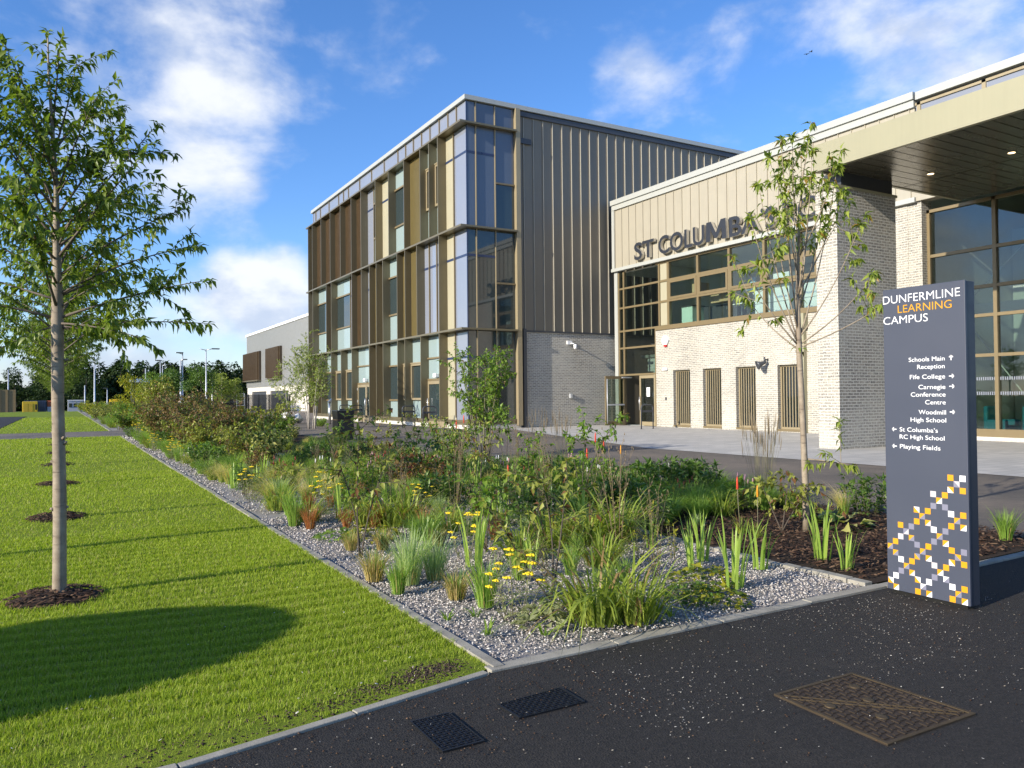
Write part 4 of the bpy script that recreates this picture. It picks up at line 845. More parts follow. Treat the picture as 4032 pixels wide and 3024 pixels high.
def tri(pts, mi):
    b = len(mo.v); mo.v += [(SX-.0012, SY1-u, z) for u, z in pts]; mo.f.append(tuple(range(b, b+len(pts)))); mo.m.append(mi); mo.sm.append(False)
for it in SQ.split(';'):
    c_, r_, t_ = it.split(','); u = .028+int(c_)*cw-cw/2; z = .046+int(r_)*ch-ch/2+.004; a, b, c, d = (u, z), (u+cw, z), (u+cw, z+ch), (u, z+ch)
    if len(t_) == 1: tri([a, b, c, d], CI[t_])
    elif t_[0] == '/': tri([a, c, d], CI[t_[1]]); tri([a, b, c], CI[t_[2]])
    else: tri([a, b, d], CI[t_[1]]); tri([b, c, d], CI[t_[2]])
mo.build('mosaic_pattern', [sg_yel, sg_white, sg_grey, sg_pink], sg)

# ------------------------------------------------------------------ covers in the path
def cover(label, cor, mat, ribs, rimm):
    """cor: near-left, near-right, far-right, far-left corners"""
    c = sum((Vector((*p, 0)) for p in cor), Vector())/4; t = thing('manhole_cover', label, 'manhole cover', c[:], 'cast iron covers in the front path')
    def pt(u, v): a = Vector(cor[0]).lerp(Vector(cor[1]), u); b = Vector(cor[3]).lerp(Vector(cor[2]), u); return a.lerp(b, v)
    q = [pt(0,0), pt(1,0), pt(1,1), pt(0,1)]; m = MB(); e = .03
    m.prism([p[:] for p in q], -.03, .002); m.build('plate', mat, t)
    m = MB()
    for a, b in (((0,0),(1,e)), ((0,1-e),(1,1)), ((0,e),(e,1-e)), ((1-e,e),(1,1-e))): m.prism([pt(a[0],a[1])[:], pt(b[0],a[1])[:], pt(b[0],b[1])[:], pt(a[0],b[1])[:]], .0025, .006)
    m.build('rim', rimm, t); m = MB(); rng_ = random.Random(4)
    n, k = ribs
    for i in range(n):
        for j in range(k):
            u, v = e*1.3+(1-2.6*e)*(i+.5)/n, e*1.3+(1-2.6*e)*(j+.5)/k; du, dv = .42/n, .16/k
            if (i+j) % 2: du, dv = .16/n, .42/k
            m.prism([pt(u-du,v-dv)[:], pt(u+du,v-dv)[:], pt(u+du*.8,v+dv)[:], pt(u-du*.8,v+dv)[:]], .0025, .0062)
    m.build('tread_pattern', mat, t); return t, pt
cover('small black chequered cover in the path nearest the lawn', [(1.39, 3.03), (1.59, 3.03), (1.59, 3.39), (1.39, 3.39)], iron, (9, 15), iron)
cover('small black cover with zigzag ribs facing the bed corner', [(1.84, 3.16), (2.215, 3.16), (2.22, 3.38), (1.83, 3.35)], iron, (15, 9), iron)
t, pt = cover('large rusty double cover in the path before the totem sign', [(3.04, 2.11), (3.68, 2.10), (3.66, 2.745), (3.07, 2.75)], rust, (15, 14), gold_rim)
m = MB()
for a, b in (((.05, .94), (.95, .06)), ((.05, .86), (.87, .06))):
    p, q = pt(*a), pt(*b); d = (q-p).normalized(); n = Vector((-d.y, d.x))*.004; m.prism([(p-n)[:], (q-n)[:], (q+n)[:], (p+n)[:]], .0025, .0075)
m.build('joint_bar', gold_rim, t); m = MB()
for u, v in ((.72, .78), (.56, .55), (.36, .30), (.2, .62)): p = pt(u, v); m.lathe((p.x, p.y, .002), [(.028, 0), (.028, .006), (.018, .007)], 16)
m.build('key_hole', gold_rim, t)

# ------------------------------------------------------------------ litter bins, stands, bollard
def bin_(x, y, label, s=1.0):
    t = thing('litter_bin', label, 'litter bin', (x, y, 0), 'black litter bins beside the road')
    w_ = .30*s; m = MB(); m.box(x-w_, x+w_, y-w_, y+w_, .03, .74*s); m.box(x-w_-.015, x+w_+.015, y-w_-.015, y+w_+.015, 0, .04); m.build('body', black_m, t, bevel=.012)
    m = MB(); h0, h1 = .74*s, 1.05*s; o = .02
    V = [(x-w_,y-w_,h0),(x+w_,y-w_,h0),(x+w_,y+w_,h0),(x-w_,y+w_,h0),(x-w_-o,y-w_-o,h1),(x+w_+o,y-w_-o,h1),(x+w_+o,y+w_+o,h1),(x-w_-o,y+w_+o,h1)]
    m.add(V, [(0,3,2,1),(4,5,6,7),(0,1,5,4),(1,2,6,5),(2,3,7,6),(3,0,4,7)]); m.build('hood', black_m, t, bevel=.015)
    MB().box(x-w_-.006, x+w_+.006, y-w_-.006, y+w_+.006, .70*s, .735*s).build('band', gold_rim, t)
    V, F = text_mesh('LITTER', .3, .055, .01, .003); m = MB(); m.add([(x-.15+v[0], y-w_-.003-v[2], .6*s+v[1]) for v in V], F); m.build('lettering', gold_rim, t); return t
bin_(8.75, 27.4, 'black litter bin with gold band in front of the school block'); bin_(8.98, 51.0, 'far black litter bin beyond the leafy birch', 1.25)
def hoop(x, y, label, along=True):
    t = thing('bike_stand', label, 'bike stand', (x, y, 0), 'black hoop cycle stands by the school block'); w_ = .33; h = 1.06; r = .14
    pts = [(x-w_, y, -.02), (x-w_, y, h-r)]+[(x-w_+r-r*math.cos(a), y, h-r+r*math.sin(a)) for a in [R_(k*22.5) for k in range(1, 5)]]+[(x+w_-r+r*math.sin(a), y, h-r+r*math.cos(a)) for a in [R_(k*22.5) for k in range(0, 5)]]+[(x+w_, y, -.02)]
    MB().tube(pts, .027, 10).build('hoop', charcoal, t); MB().box(x-w_+.02, x+w_-.02, y-.012, y+.012, .74, .83).build('sign_plate', charcoal, t)
    m = MB()
    for xx in (x-w_, x+w_): m.lathe((xx, y, 0), [(.06, 0), (.06, .012), (.03, .014)], 12)
    m.build('foot_plate', charcoal, t); return t
hoop(14.75, 33.3, 'black cycle stand nearest the glazed corner of the school block'); hoop(14.9, 36.2, 'black cycle stand before the tan-framed window, second from the corner'); hoop(15.0, 44.4, 'black cycle stand beside the double doors'); hoop(15.0, 46.6, 'black cycle stand behind the litter bin, farthest from the corner')
hoop(22.3, 26.85, 'black cycle stand in front of the open entrance door')
t = thing('bollard', 'brushed steel bollard with slanted top near the litter bin', 'bollard', (13.3, 44.1, 0)); m = MB(); m.tube([(13.3, 44.1, 0), (13.3, 44.1, 1.25)], .075, 14); m.build('post', steel, t)
m = MB(); m.prism([(13.2, 44.0), (13.4, 44.0), (13.4, 44.2), (13.2, 44.2)], 1.25, 1.3); m.v = [(x, y, z+(x-13.2)*.8 if z > 1.26 else z) for x, y, z in m.v]; m.build('cap', steel, t)
t = thing('rock_pile', 'pale boulders among the shrubs beyond the birch', 'boulders', (11.6, 47, 0)); P_ = np.array([[11.2, 46.8, .3], [11.7, 47.1, .45], [12.1, 46.9, .3], [11.5, 46.7, .6], [12.4, 47.2, .25]])
V, T_ = pebbles(np.random.default_rng(3), P_-np.array([11.6, 47, 0]), np.array([.4, .5, .42, .3, .36]), .8); o = np_mesh('boulder', V, T_, white_m, t)

# ------------------------------------------------------------------ lamp columns
def lamp(x, y, h, label, arm=.9, side=1, double=False, r=.09):
    t = thing('lamp_post', label, 'lamp post', (x, y, gz_(y)), 'pale lamp columns in the distance'); z = gz_(y)
    MB().tube([(x, y, z), (x, y, z+1.1), (x, y, z+1.15), (x, y, h)], [r*1.4, r*1.4, r, r*.65], 10).build('column', galv, t)
    if arm:
        m = MB(); m.tube([(x, y, h-.1), (x+side*arm*.35, y-.1, h+.02), (x+side*arm*.6, y-.15, h+.05)], r*.5, 8)
        if double: m.tube([(x, y, h-.1), (x-side*arm*.5, y-.1, h+.03)], r*.5, 8)
        m.build('arm', galv, t); m = MB(); m.box(x+side*arm*.5-.1, x+side*arm*.5+arm*.55*1, y-.32, y+.05, h, h+.12); m.build('lantern', charcoal, t, bevel=.03)
    return t
def gz_(y): return -.03 if y < 124 else (-.03-1.07*min(1, (y-124)/18))
lamp(11.95, 119.9, 6.95, 'lamp post with lantern to the left above the middle trees', 1.2, -1); lamp(13.34, 130.7, 6.82, 'lamp post with lantern turned right beside its twin', 1.3, 1)
lamp(12.46, 102.3, 6.3, 'lower thick camera mast beside a taller lamp post', .7, 1, r=.13); lamp(12.68, 102.3, 7.11, 'lamp post just right of the camera mast', 1.3, -1); lamp(13.55, 90.2, 6.93, 'tallest-looking lamp post nearest the sports hall', 1.3, 1, True)
lamp(10.16, 121.0, 5.9, 'bare pale column without a lantern', 0, r=.11); lamp(4.29, 135.9, 8.0, 'pale column just right of the lawn tree trunk', .8, -1, r=.14); lamp(3.12, 142.4, 3.9, 'short pale column right beside the lawn tree trunk', 0, r=.12); lamp(6.22, 140.6, 3.35, 'short lamp with curved head above the parked white car', .9, -1); lamp(-9.0, 178.2, 7.5, 'slim white mast at the far left above the woven screen', 0, r=.14)
lamp(14.6, 93.0, 4.2, 'short pale mast behind the far birch', .3, -1, r=.06)
# post whose shadow crosses the lawn, just outside the picture on the left
t = thing('lamp_post', 'grey lamp column beside the side path, left of the lawn tree', 'lamp post', (-4.2, 8.6, 0)); MB().tube([(-4.2, 8.6, 0), (-4.2, 8.6, 5.5)], [.075, .05], 12).build('column', galv, t); MB().box(-4.3, -3.7, 8.5, 8.7, 5.5, 5.6).build('lantern', charcoal, t, bevel=.03)

# ------------------------------------------------------------------ parked cars, and an unseen van shaped to cast the lawn shadow
def car(name, label, x, y, z, rz, paint, L=4.4, W=1.8, H=1.72, group=None):
    """hatchback/SUV, nose along local -x"""
    t = thing(name, label, 'car', (x, y, z), group); mx = Matrix.Translation((x, y, z)) @ Matrix.Rotation(rz, 4, 'Z')
    prof = [(-.5, .16, .86), (-.5, .30, .90), (-.47, .46, .95), (-.22, .55, .98), (-.02, .93, .76), (.12, .995, .9), (.34, .99, .92), (.45, .93, .93), (.485, .60, .95), (.5, .42, .97), (.5, .16, .9)]
    m = MB(); n = len(prof); V = []
    for u, h, wd in prof: V += [(u*L, -wd*W/2, h*H), (u*L, wd*W/2, h*H)]
    F = [(2*i, 2*i+1, 2*((i+1) % n)+1, 2*((i+1) % n)) for i in range(n)]
    cl = len(V); V += [(0, -W/2, .35*H), (0, W/2, .35*H)]; F += [(2*((i+1) % n), 2*i, cl) if True else 0 for i in range(n)]; F += [(2*i+1, 2*((i+1) % n)+1, cl+1) for i in range(n)]
    m.add(V, F); m.xform(mx); bd = m.build('body', paint, t); ss = bd.modifiers.new('round', 'SUBSURF'); ss.levels = ss.render_levels = 3
    for sx in (-.31, .31):
        for sy in (-1, 1):
            m = MB(); c = Vector((sx*L, sy*(W/2-.1), .33)); m.tube([c-Vector((0, .11, 0)), c+Vector((0, .11, 0))], .33, 20); m.xform(mx); wl = m.build('wheel', rubber, t)
            m = MB(); c2 = c+Vector((0, sy*.112, 0)); m.tube([c2-Vector((0, .01, 0)), c2+Vector((0, .01, 0))], .2, 16); m.xform(mx); m.build('rim', steel, wl)
    def win(nm, pts):
        m = MB(); m.add(pts, [tuple(range(len(pts)))]); m.xform(mx); m.build(nm, dark_gl, t)
    a = 1.004
    win('windscreen', [(-.20*L, -.86*W/2, .60*H), (-.20*L, .86*W/2, .60*H), (-.035*L, .70*W/2, .915*H), (-.035*L, -.70*W/2, .915*H)])
    win('rear_window', [(.483*L, .84*W/2, .64*H), (.483*L, -.84*W/2, .64*H), (.452*L, -.68*W/2, .88*H), (.452*L, .68*W/2, .88*H)])
    for sy in (-1, 1):
        win('side_window', [(-.16*L, sy*.965*W/2, .62*H), (.40*L, sy*.955*W/2, .62*H), (.37*L, sy*.79*W/2, .91*H), (-.01*L, sy*.79*W/2, .91*H)])
        m = MB(); m.box(-.505*L, -.47*L, sy*.58*W/2, sy*.84*W/2, .34*H, .42*H); m.xform(mx); m.build('headlight', white_m, t); m = MB(); m.box(.49*L, .507*L, sy*.7*W/2, sy*.93*W/2, .44*H, .58*H); m.xform(mx); m.build('tail_light', red_m, t)
    return t
def shadow_van(x, y, rz):  # unseen body, its outline shaped to cast the rounded shadow on the lawn
    t = thing('parked_van', 'white round-roofed van parked left of the lawn, only its shadow reaching in', 'van', (x, y, 0)); mx = Matrix.Translation((x, y, 0)) @ Matrix.Rotation(rz, 4, 'Z'); L = 4.6
    half = [(.84, .24), (.90, .45), (.91, .9), (.90, 1.38), (.84, 1.54), (.72, 1.70), (.56, 1.83), (.36, 1.93), (.14, 1.98)]; ring = half+[(-a, b) for a, b in reversed(half)]; n = len(ring)
    secs = [(-2.3, .80, .40), (-2.22, .92, .46), (-1.9, .98, .53), (-1.25, 1.0, .58), (-.75, 1.0, .90), (-.45, 1.0, .985), (0, 1.0, 1.0), (1.6, 1.0, 1.0), (2.2, 1.0, .995), (2.3, .97, .97)]
    V = [(u, a*w_, .24+(b-.24)*h) for u, w_, h in secs for a, b in ring]; F = [(i*n+k, i*n+(k+1) % n, (i+1)*n+(k+1) % n, (i+1)*n+k) for i in range(len(secs)-1) for k in range(n)]+[tuple(range(n-1, -1, -1)), tuple(range((len(secs)-1)*n, len(secs)*n))]
    m = MB(); m.add(V, F, 0, True); m.xform(mx); m.build('body', van_white, t)
    def pl(nm, pts): m = MB(); m.add(pts, [tuple(range(len(pts)))]); m.xform(mx); m.build(nm, dark_gl, t)
    pl('rear_window', [(2.315, .68, 1.05), (2.315, -.68, 1.05), (2.305, -.58, 1.62), (2.305, .58, 1.62)]); pl('windscreen', [(-1.24, -.72, 1.22), (-1.24, .72, 1.22), (-.70, .56, 1.72), (-.70, -.56, 1.72)])
    for s_ in (-1, 1):
        for x0, x1 in ((-.7, .35), (.5, 1.9)): pl('side_window', [(x0, s_*.915, .98), (x1, s_*.915, .98), (x1, s_*.905, 1.38), (x0+.1, s_*.905, 1.38)])
        m = MB(); m.box(2.28, 2.32, s_*.74-.08, s_*.74+.08, .7, 1.0); m.xform(mx); m.build('tail_light', red_m, t); m = MB(); m.box(-2.31, -2.2, s_*.58-.12, s_*.58+.12, .55, .7); m.xform(mx); m.build('headlight', white_m, t)
        for u in (-1.45, 1.45):
            c = Vector((u, s_*.8, .32)); m = MB(); m.tube([c-Vector((0, .11, 0)), c+Vector((0, .11, 0))], .32, 20); m.xform(mx); wl = m.build('wheel', rubber, t); m = MB(); c = c+Vector((0, s_*.112, 0)); m.tube([c-Vector((0, .01, 0)), c+Vector((0, .01, 0))], .19, 16); m.xform(mx); m.build('rim', steel, wl)
shadow_van(-5.6, 4.60, R_(7))
car('parked_car', 'small white car beyond the hedges, left of the yellow van', 7.9, 173, -1.1, R_(75), van_white, 4.2, 1.75, 2.0)
# yellow van
def boxvan(name, label, x, y, z, rz, paint, L, W, H, cat='van'):
    t = thing(name, label, cat, (x, y, z)); mx = Matrix.Translation((x, y, z)) @ Matrix.Rotation(rz, 4, 'Z'); m = MB()
    m.box(-L*.22, L/2, -W/2, W/2, .4, H); m.prism([(-L/2, -W*.46), (-L*.22, -W*.46), (-L*.22, W*.46), (-L/2, W*.46)], .4, H*.55); m.prism([(-L*.40, -W*.42), (-L*.22, -W*.42), (-L*.22, W*.42), (-L*.40, W*.42)], H*.55, H*.86); m.xform(mx); m.build('body', paint, t, bevel=.05)
    m = MB(); m.box(-L*.405, -L*.40, -W*.38, W*.38, H*.58, H*.82); m.xform(mx); m.build('windscreen', dark_gl, t)
    for sx in (-.34, .3):
        for sy in (-1, 1): m = MB(); c = Vector((sx*L, sy*(W/2-.1), .36)); m.tube([c-Vector((0, .12, 0)), c+Vector((0, .12, 0))], .36, 16); m.xform(mx); m.build('wheel', rubber, t)
    return t, mx
t, mx = boxvan('parked_van', 'yellow van with green patches parked beyond the hedges', 9.1, 172, -1.1, R_(80), yel_paint, 5, 2, 2.75)
m = MB(); m.box(-.6, 2.2, 1.0, 1.012, 1.2, 2.3); m.box(-.6, 2.2, -1.012, -1.0, 1.2, 2.3); m.xform(mx); m.build('side_graphic', plain('green_graphic', (.08, .35, .06), .5), t)
# yellow generator on blue skid container
t = thing('site_generator', 'yellow site generator with doors and black base at the lawn end', 'generator', (-4.0, 135, -.9)); m = MB(); m.box(-5.05, -3.15, 134.2, 135.7, -.55, 1.42); m.build('body', yel_paint, t, bevel=.05)
m = MB(); m.box(-5.1, -3.1, 134.15, 135.75, -.9, -.55); m.build('base', black_m, t); m = MB()
for x0, x1, z0, z1 in ((-4.9, -4.35, -.3, 1.1), (-4.25, -3.75, -.3, 1.1)): m.box(x0, x1, 134.17, 134.2, z0, z1)
m.build('door', plain('faded_yellow_paint', (.55, .36, .03), .5), t); MB().box(-3.45, -3.22, 134.17, 134.2, .2, 1.0).build('grille', black_m, t)
t = thing('site_container', 'dark blue steel container behind the yellow generator', 'container', (-2.6, 136.5, -1)); MB().box(-4.9, -2.1, 136.0, 138, -.9, 1.52).build('body', blue_cont, t, bevel=.03); m = MB()
for i in range(12): m.box(-4.8+i*.22, -4.7+i*.22, 135.95, 136.0, -.8, 1.4)
m.build('rib', blue_cont, t)
t = thing('plastic_barrier', 'orange and white barrier right of the blue container', 'barrier', (-1.6, 138, -1)); MB().box(-2.0, -1.2, 137.8, 138.2, .6, 1.5).build('upper_block', orange_p, t, bevel=.05); MB().box(-2.0, -1.2, 137.7, 138.3, -1, .58).build('lower_block', white_m, t, bevel=.05)
t = thing('site_cabin', 'long pale grey cabin behind the lawn tree trunk', 'cabin', (2.2, 172, -1.1)); MB().box(.9, 3.5, 171.5, 174, -.9, 1.45).build('body', plain('pale_cabin', (.42, .45, .47), .5), t, bevel=.03); MB().box(.85, 3.55, 171.4, 174.1, 1.45, 1.6).build('roof', white_m, t); m = MB()
for i in range(3): m.box(1.1+i*.8, 1.6+i*.8, 171.44, 171.5, .2, .95)
m.build('window', dark_gl, t)
t = thing('woven_screen', 'brown woven hedge-like screen block at the far left', 'screen', (-7.6, 148.5, -1.1)); MB().box(-9.6, -6.5, 147.8, 149.3, -1.1, 3.3).build('panel', wicker, t); m = MB()
for x in (-9.6, -8.6, -7.6, -6.55): m.box(x, x+.1, 147.72, 147.8, -1.1, 3.35)
m.build('post', wicker, t)
t = thing('far_shed', 'pale roof of a shed showing among the middle trees', 'shed', (12.6, 165, -1.1)); MB().box(11.4, 14.6, 164, 168, -1.1, 4.8).build('wall', charcoal, t); MB().box(11.2, 14.8, 163.8, 168.2, 4.8, 5.5).build('roof', plain('pale_blue_roof', (.5, .58, .65), .5), t)
# black mesh fence and gate frame
t = thing('mesh_fence', 'tall black mesh fence in front of the wood, left of sports hall', 'fence', (14.5, 101.2, 0)); A, B = Vector((14.2, 101.4)), Vector((24.0, 96.0)); d = (B-A); n = 9
for i in range(n+1):
    if i == 4: continue
    p = A+d*(i/n); MB().box(p.x-.05, p.x+.05, p.y-.05, p.y+.05, 0, 2.02).build('post', mesh_m, t)
m = MB(); u = d.normalized(); Lf = d.length; k = 0.0
while k < Lf: p = A+u*k; m.box(p.x-.022, p.x+.022, p.y-.01, p.y+.01, 0.03, 1.96); k += .075
for i in range(14):
    z = .05+i*.147; a, b = A, B; m.add([(a.x, a.y, z), (b.x, b.y, z), (b.x, b.y, z+.035), (a.x, a.y, z+.035)], [(0,1,2,3)])
m.build('mesh_panel', mesh_m, t)
t = thing('access_ladder', 'grey steel ladder frame standing by the black fence', 'ladder', (18.5, 97.6, 0)); m = MB()
for x in (18.08, 18.98): m.box(x-.05, x+.05, 97.5, 97.6, 0, 2.15)
m.build('upright', galv, t); m = MB()
for i in range(8): m.box(18.13, 18.93, 97.5, 97.56, .12+i*.28, .18+i*.28)
m.build('rung', galv, t)
# gulls
for i, (x, y, z, a) in enumerate(((49.5, 40.2, 27.5, .5), (49.9, 40.1, 27.75, -.3))):
    t = thing('bird', ['grey bird gliding in the sky, the lower one', 'grey bird gliding in the sky, the upper one'][i], 'bird', (x, y, z), 'birds over the roof', a); m = MB()
    m.lathe((0, 0, 0), [(.01, -.10), (.03, -.05), (.04, 0), (.03, .05), (.01, .1)], 8); m.v = [(p[2], p[1], p[0]) for p in m.v]; m.add([(-.05, 0, .02), (.06, 0, .02), (.02, .13, .05), (-.05, .24, .03), (-.06, .12, .045)], [(0,1,2,3,4)]); m.add([(-.05, 0, .02), (.06, 0, .02), (.02, -.13, .05), (-.05, -.24, .03), (-.06, -.12, .045)], [(4,3,2,1,0)])
    m.add([(-.09, -.02, 0), (-.09, .02, 0), (-.18, .03, 0), (-.18, -.03, 0)], [(0,1,2,3)]); m.v = [(p[0]+x, p[1]+y, p[2]+z) for p in m.v]; o = m.build('body', charcoal, t)

# ------------------------------------------------------------------ things inside, seen through the glass
def carton(x, y, z, s, lab, mat, label, rz=0):
    t = thing('storage_box', label, 'box', (x, y, z), 'boxes stacked behind the upstairs window', rz); m = MB(); m.box(x-s/2, x+s/2, y-s/2*1.15, y+s/2*1.15, z, z+s*.8); m.build('carton', mat, t, bevel=.006)
    if lab: V, F = text_mesh('Pickfords', s*.85, s*.13, .01, .002); MB().add(face_x(V, x-s/2-.002, y+s*.43, z+s*.2), F).build('lettering', plain('blue_print', (.1, .16, .35), .6) if 'blue_print' not in MATS else MATS['blue_print'], t)
    return t
bx = [(24.75, 19.75, 0, 1), (24.75, 19.75, 1, 1), (24.75, 21.2, 0, 1), (24.75, 21.2, 1, 1), (24.75, 21.2, 2, 1), (24.75, 22.15, 0, 1), (24.75, 22.15, 1, 0), (24.75, 26.0, 2, 2), (25.0, 25.1, 1, 2), (24.9, 24.5, 1, 2)]
bl = ['pale carton behind the right-hand upstairs window, lowest', 'pale carton behind the right-hand upstairs window, upper', 'pale carton at the bottom of the stack behind the young tree', 'pale carton midway up the stack behind the young tree', 'pale carton topping the stack behind the young tree', 'pale carton on the floor left of the tall stack', 'plain carton resting left of the tall stack', 'brown carton near the top of the left upstairs window', 'brown carton on the dark cabinet upstairs', 'small brown carton beside the other on the cabinet']
for i, (x, y, lv, kd) in enumerate(bx): carton(x, y, 4.58+lv*.56+(.36 if kd == 2 else 0), .68 if kd != 2 else .5, kd == 1, boxwhite if kd != 2 else card, bl[i])
t = thing('cabinet', 'dark low cabinet behind the second upstairs window', 'cabinet', (25.4, 25.3, 4.58)); MB().box(25.1, 25.7, 24.2, 26.2, 4.58, 5.45).build('body', charcoal, t, bevel=.01); MB().box(25.06, 25.1, 24.6, 24.64, 5.2, 5.35).build('handle', steel, t); MB().box(25.06, 25.1, 24.72, 24.76, 5.2, 5.35).build('handle', steel, t)
t = thing('counter', 'pale mint counter end behind the left upstairs window', 'counter', (25, 26.9, 4.58)); MB().box(24.7, 25.4, 26.5, 27.2, 4.58, 5.5).build('body', plain('mint_laminate', (.45, .62, .55), .5), t, bevel=.01); MB().box(24.66, 25.44, 26.45, 27.25, 5.5, 5.54).build('top', charcoal, t)
t = thing('table', 'pale table carrying upturned chairs upstairs', 'table', (24.95, 23.0, 4.58)); MB().box(24.65, 25.3, 22.6, 24.1, 5.28, 5.32).build('top', white_m, t)
for x in (24.7, 25.25):
    for y in (22.65, 24.05): MB().box(x-.02, x+.02, y-.02, y+.02, 4.58, 5.28).build('leg', steel, t)
for i, y in enumerate((22.85, 23.4)):
    t = thing('classroom_chair', ['pale blue classroom chair stacked on the table, right one', 'pale blue classroom chair stacked on the table, left one'][i], 'chair', (25, y, 5.32), 'chairs on the upstairs table'); m = MB(); m.tube([(24.8, y, 5.95), (24.95, y, 5.85), (25.15, y, 5.88), (25.22, y, 6.1), (25.26, y, 6.4)], .05, 6); m.v = [(p[0], y+(p[1]-y)*3.4, p[2]) for p in m.v]; m.build('shell', ltblue, t)
    for dy in (-.16, .16):
        for dx in (-.15, .12): MB().tube([(25+dx*.6, y+dy*.7, 5.86), (25+dx*1.3, y+dy, 5.32)], .012, 6).build('leg', steel, t)
for i, (x, y) in enumerate(((25.6, 13.6), (25.7, 12.5), (25.6, 11.5))):
    t = thing('armchair', ['teal armchair behind the glass right beside the totem sign', 'teal armchair in the middle behind the glass', 'teal armchair behind the glass at the right edge'][i], 'armchair', (x, y, 0), 'teal armchairs in the foyer'); MB().box(x-.35, x+.35, y-.35, y+.35, .15, .45).build('seat', teal, t, bevel=.05); MB().box(x-.35, x+.35, y+.28, y+.42, .2, 1.05).build('backrest', teal, t, bevel=.06)
    for s_ in (-1, 1): MB().box(x+s_*.36-.07, x+s_*.36+.07, y-.33, y+.28, .15, .62).build('armrest', teal, t, bevel=.04)
    for dx in (-.28, .28):
        for dy in (-.28, .3): MB().box(x+dx-.02, x+dx+.02, y+dy-.02, y+dy+.02, .015, .15).build('leg', charcoal, t)
t = thing('coffee_table', 'low table with papers between the teal armchairs', 'table', (25.3, 12.05, 0)); MB().box(25.0, 25.6, 11.75, 12.3, .5, .54).build('top', white_m, t, bevel=.01); MB().tube([(25.3, 12.03, .02), (25.3, 12.03, .5)], .04).build('leg', steel, t)
t = thing('fire_extinguisher', 'red fire extinguisher on the lobby wall in the open doorway', 'fire extinguisher', (25.25, 29.84, .9)); MB().lathe((25.25, 29.78, .62), [(.02, 0), (.085, .02), (.09, .4), (.05, .5), (.025, .55)], 14).build('cylinder', red_m, t); MB().tube([(25.25, 29.75, 1.17), (25.12, 29.74, 1.15), (25.1, 29.74, .8)], .015, 6).build('hose', black_m, t)
# ------------------------------------------------------------------ trees
RV = Vector((.866, -.5, 0)); DV = Vector((.5, .866, 0))          # across and away from the view
def mulch_ring(x, y, label, grp, r=.33, dense=420):
    rg = np.random.default_rng(int(y*100)); a = rg.uniform(0, 2*np.pi, dense); q = r*np.sqrt(rg.uniform(0, 1, dense)); PP = np.stack([q*np.cos(a), q*np.sin(a), .05*(1-(q/r)**2)+.012+rg.uniform(0, .02, dense)], 1)
    V, T = chips(rg, PP, rg.uniform(.01, .034, dense), rg.uniform(.005, .011, dense)); m = MB(); n = 22
    Vd = [(0, 0, .055)]+[(rr*r*math.cos(2*math.pi*k/n), rr*r*math.sin(2*math.pi*k/n), h) for rr, h in ((.55, .042), (.98, -.002)) for k in range(n)]
    Td = [(0, 1+k, 1+(k+1) % n) for k in range(n)]+[t for k in range(n) for t in ((1+k, 1+n+k, 1+n+(k+1) % n), (1+k, 1+n+(k+1) % n, 1+(k+1) % n))]
    V2 = np.concatenate([np.array(Vd), V]); T2 = np.concatenate([np.array(Td), T+len(Vd)]); o = np_mesh('mulch_ring', V2, T2, [soil_m, bark_m], None, [0]*len(Td)+[1]*len(T)); o.location = (x, y, 0)
    tag(o, label, 'mulch', grp); return o
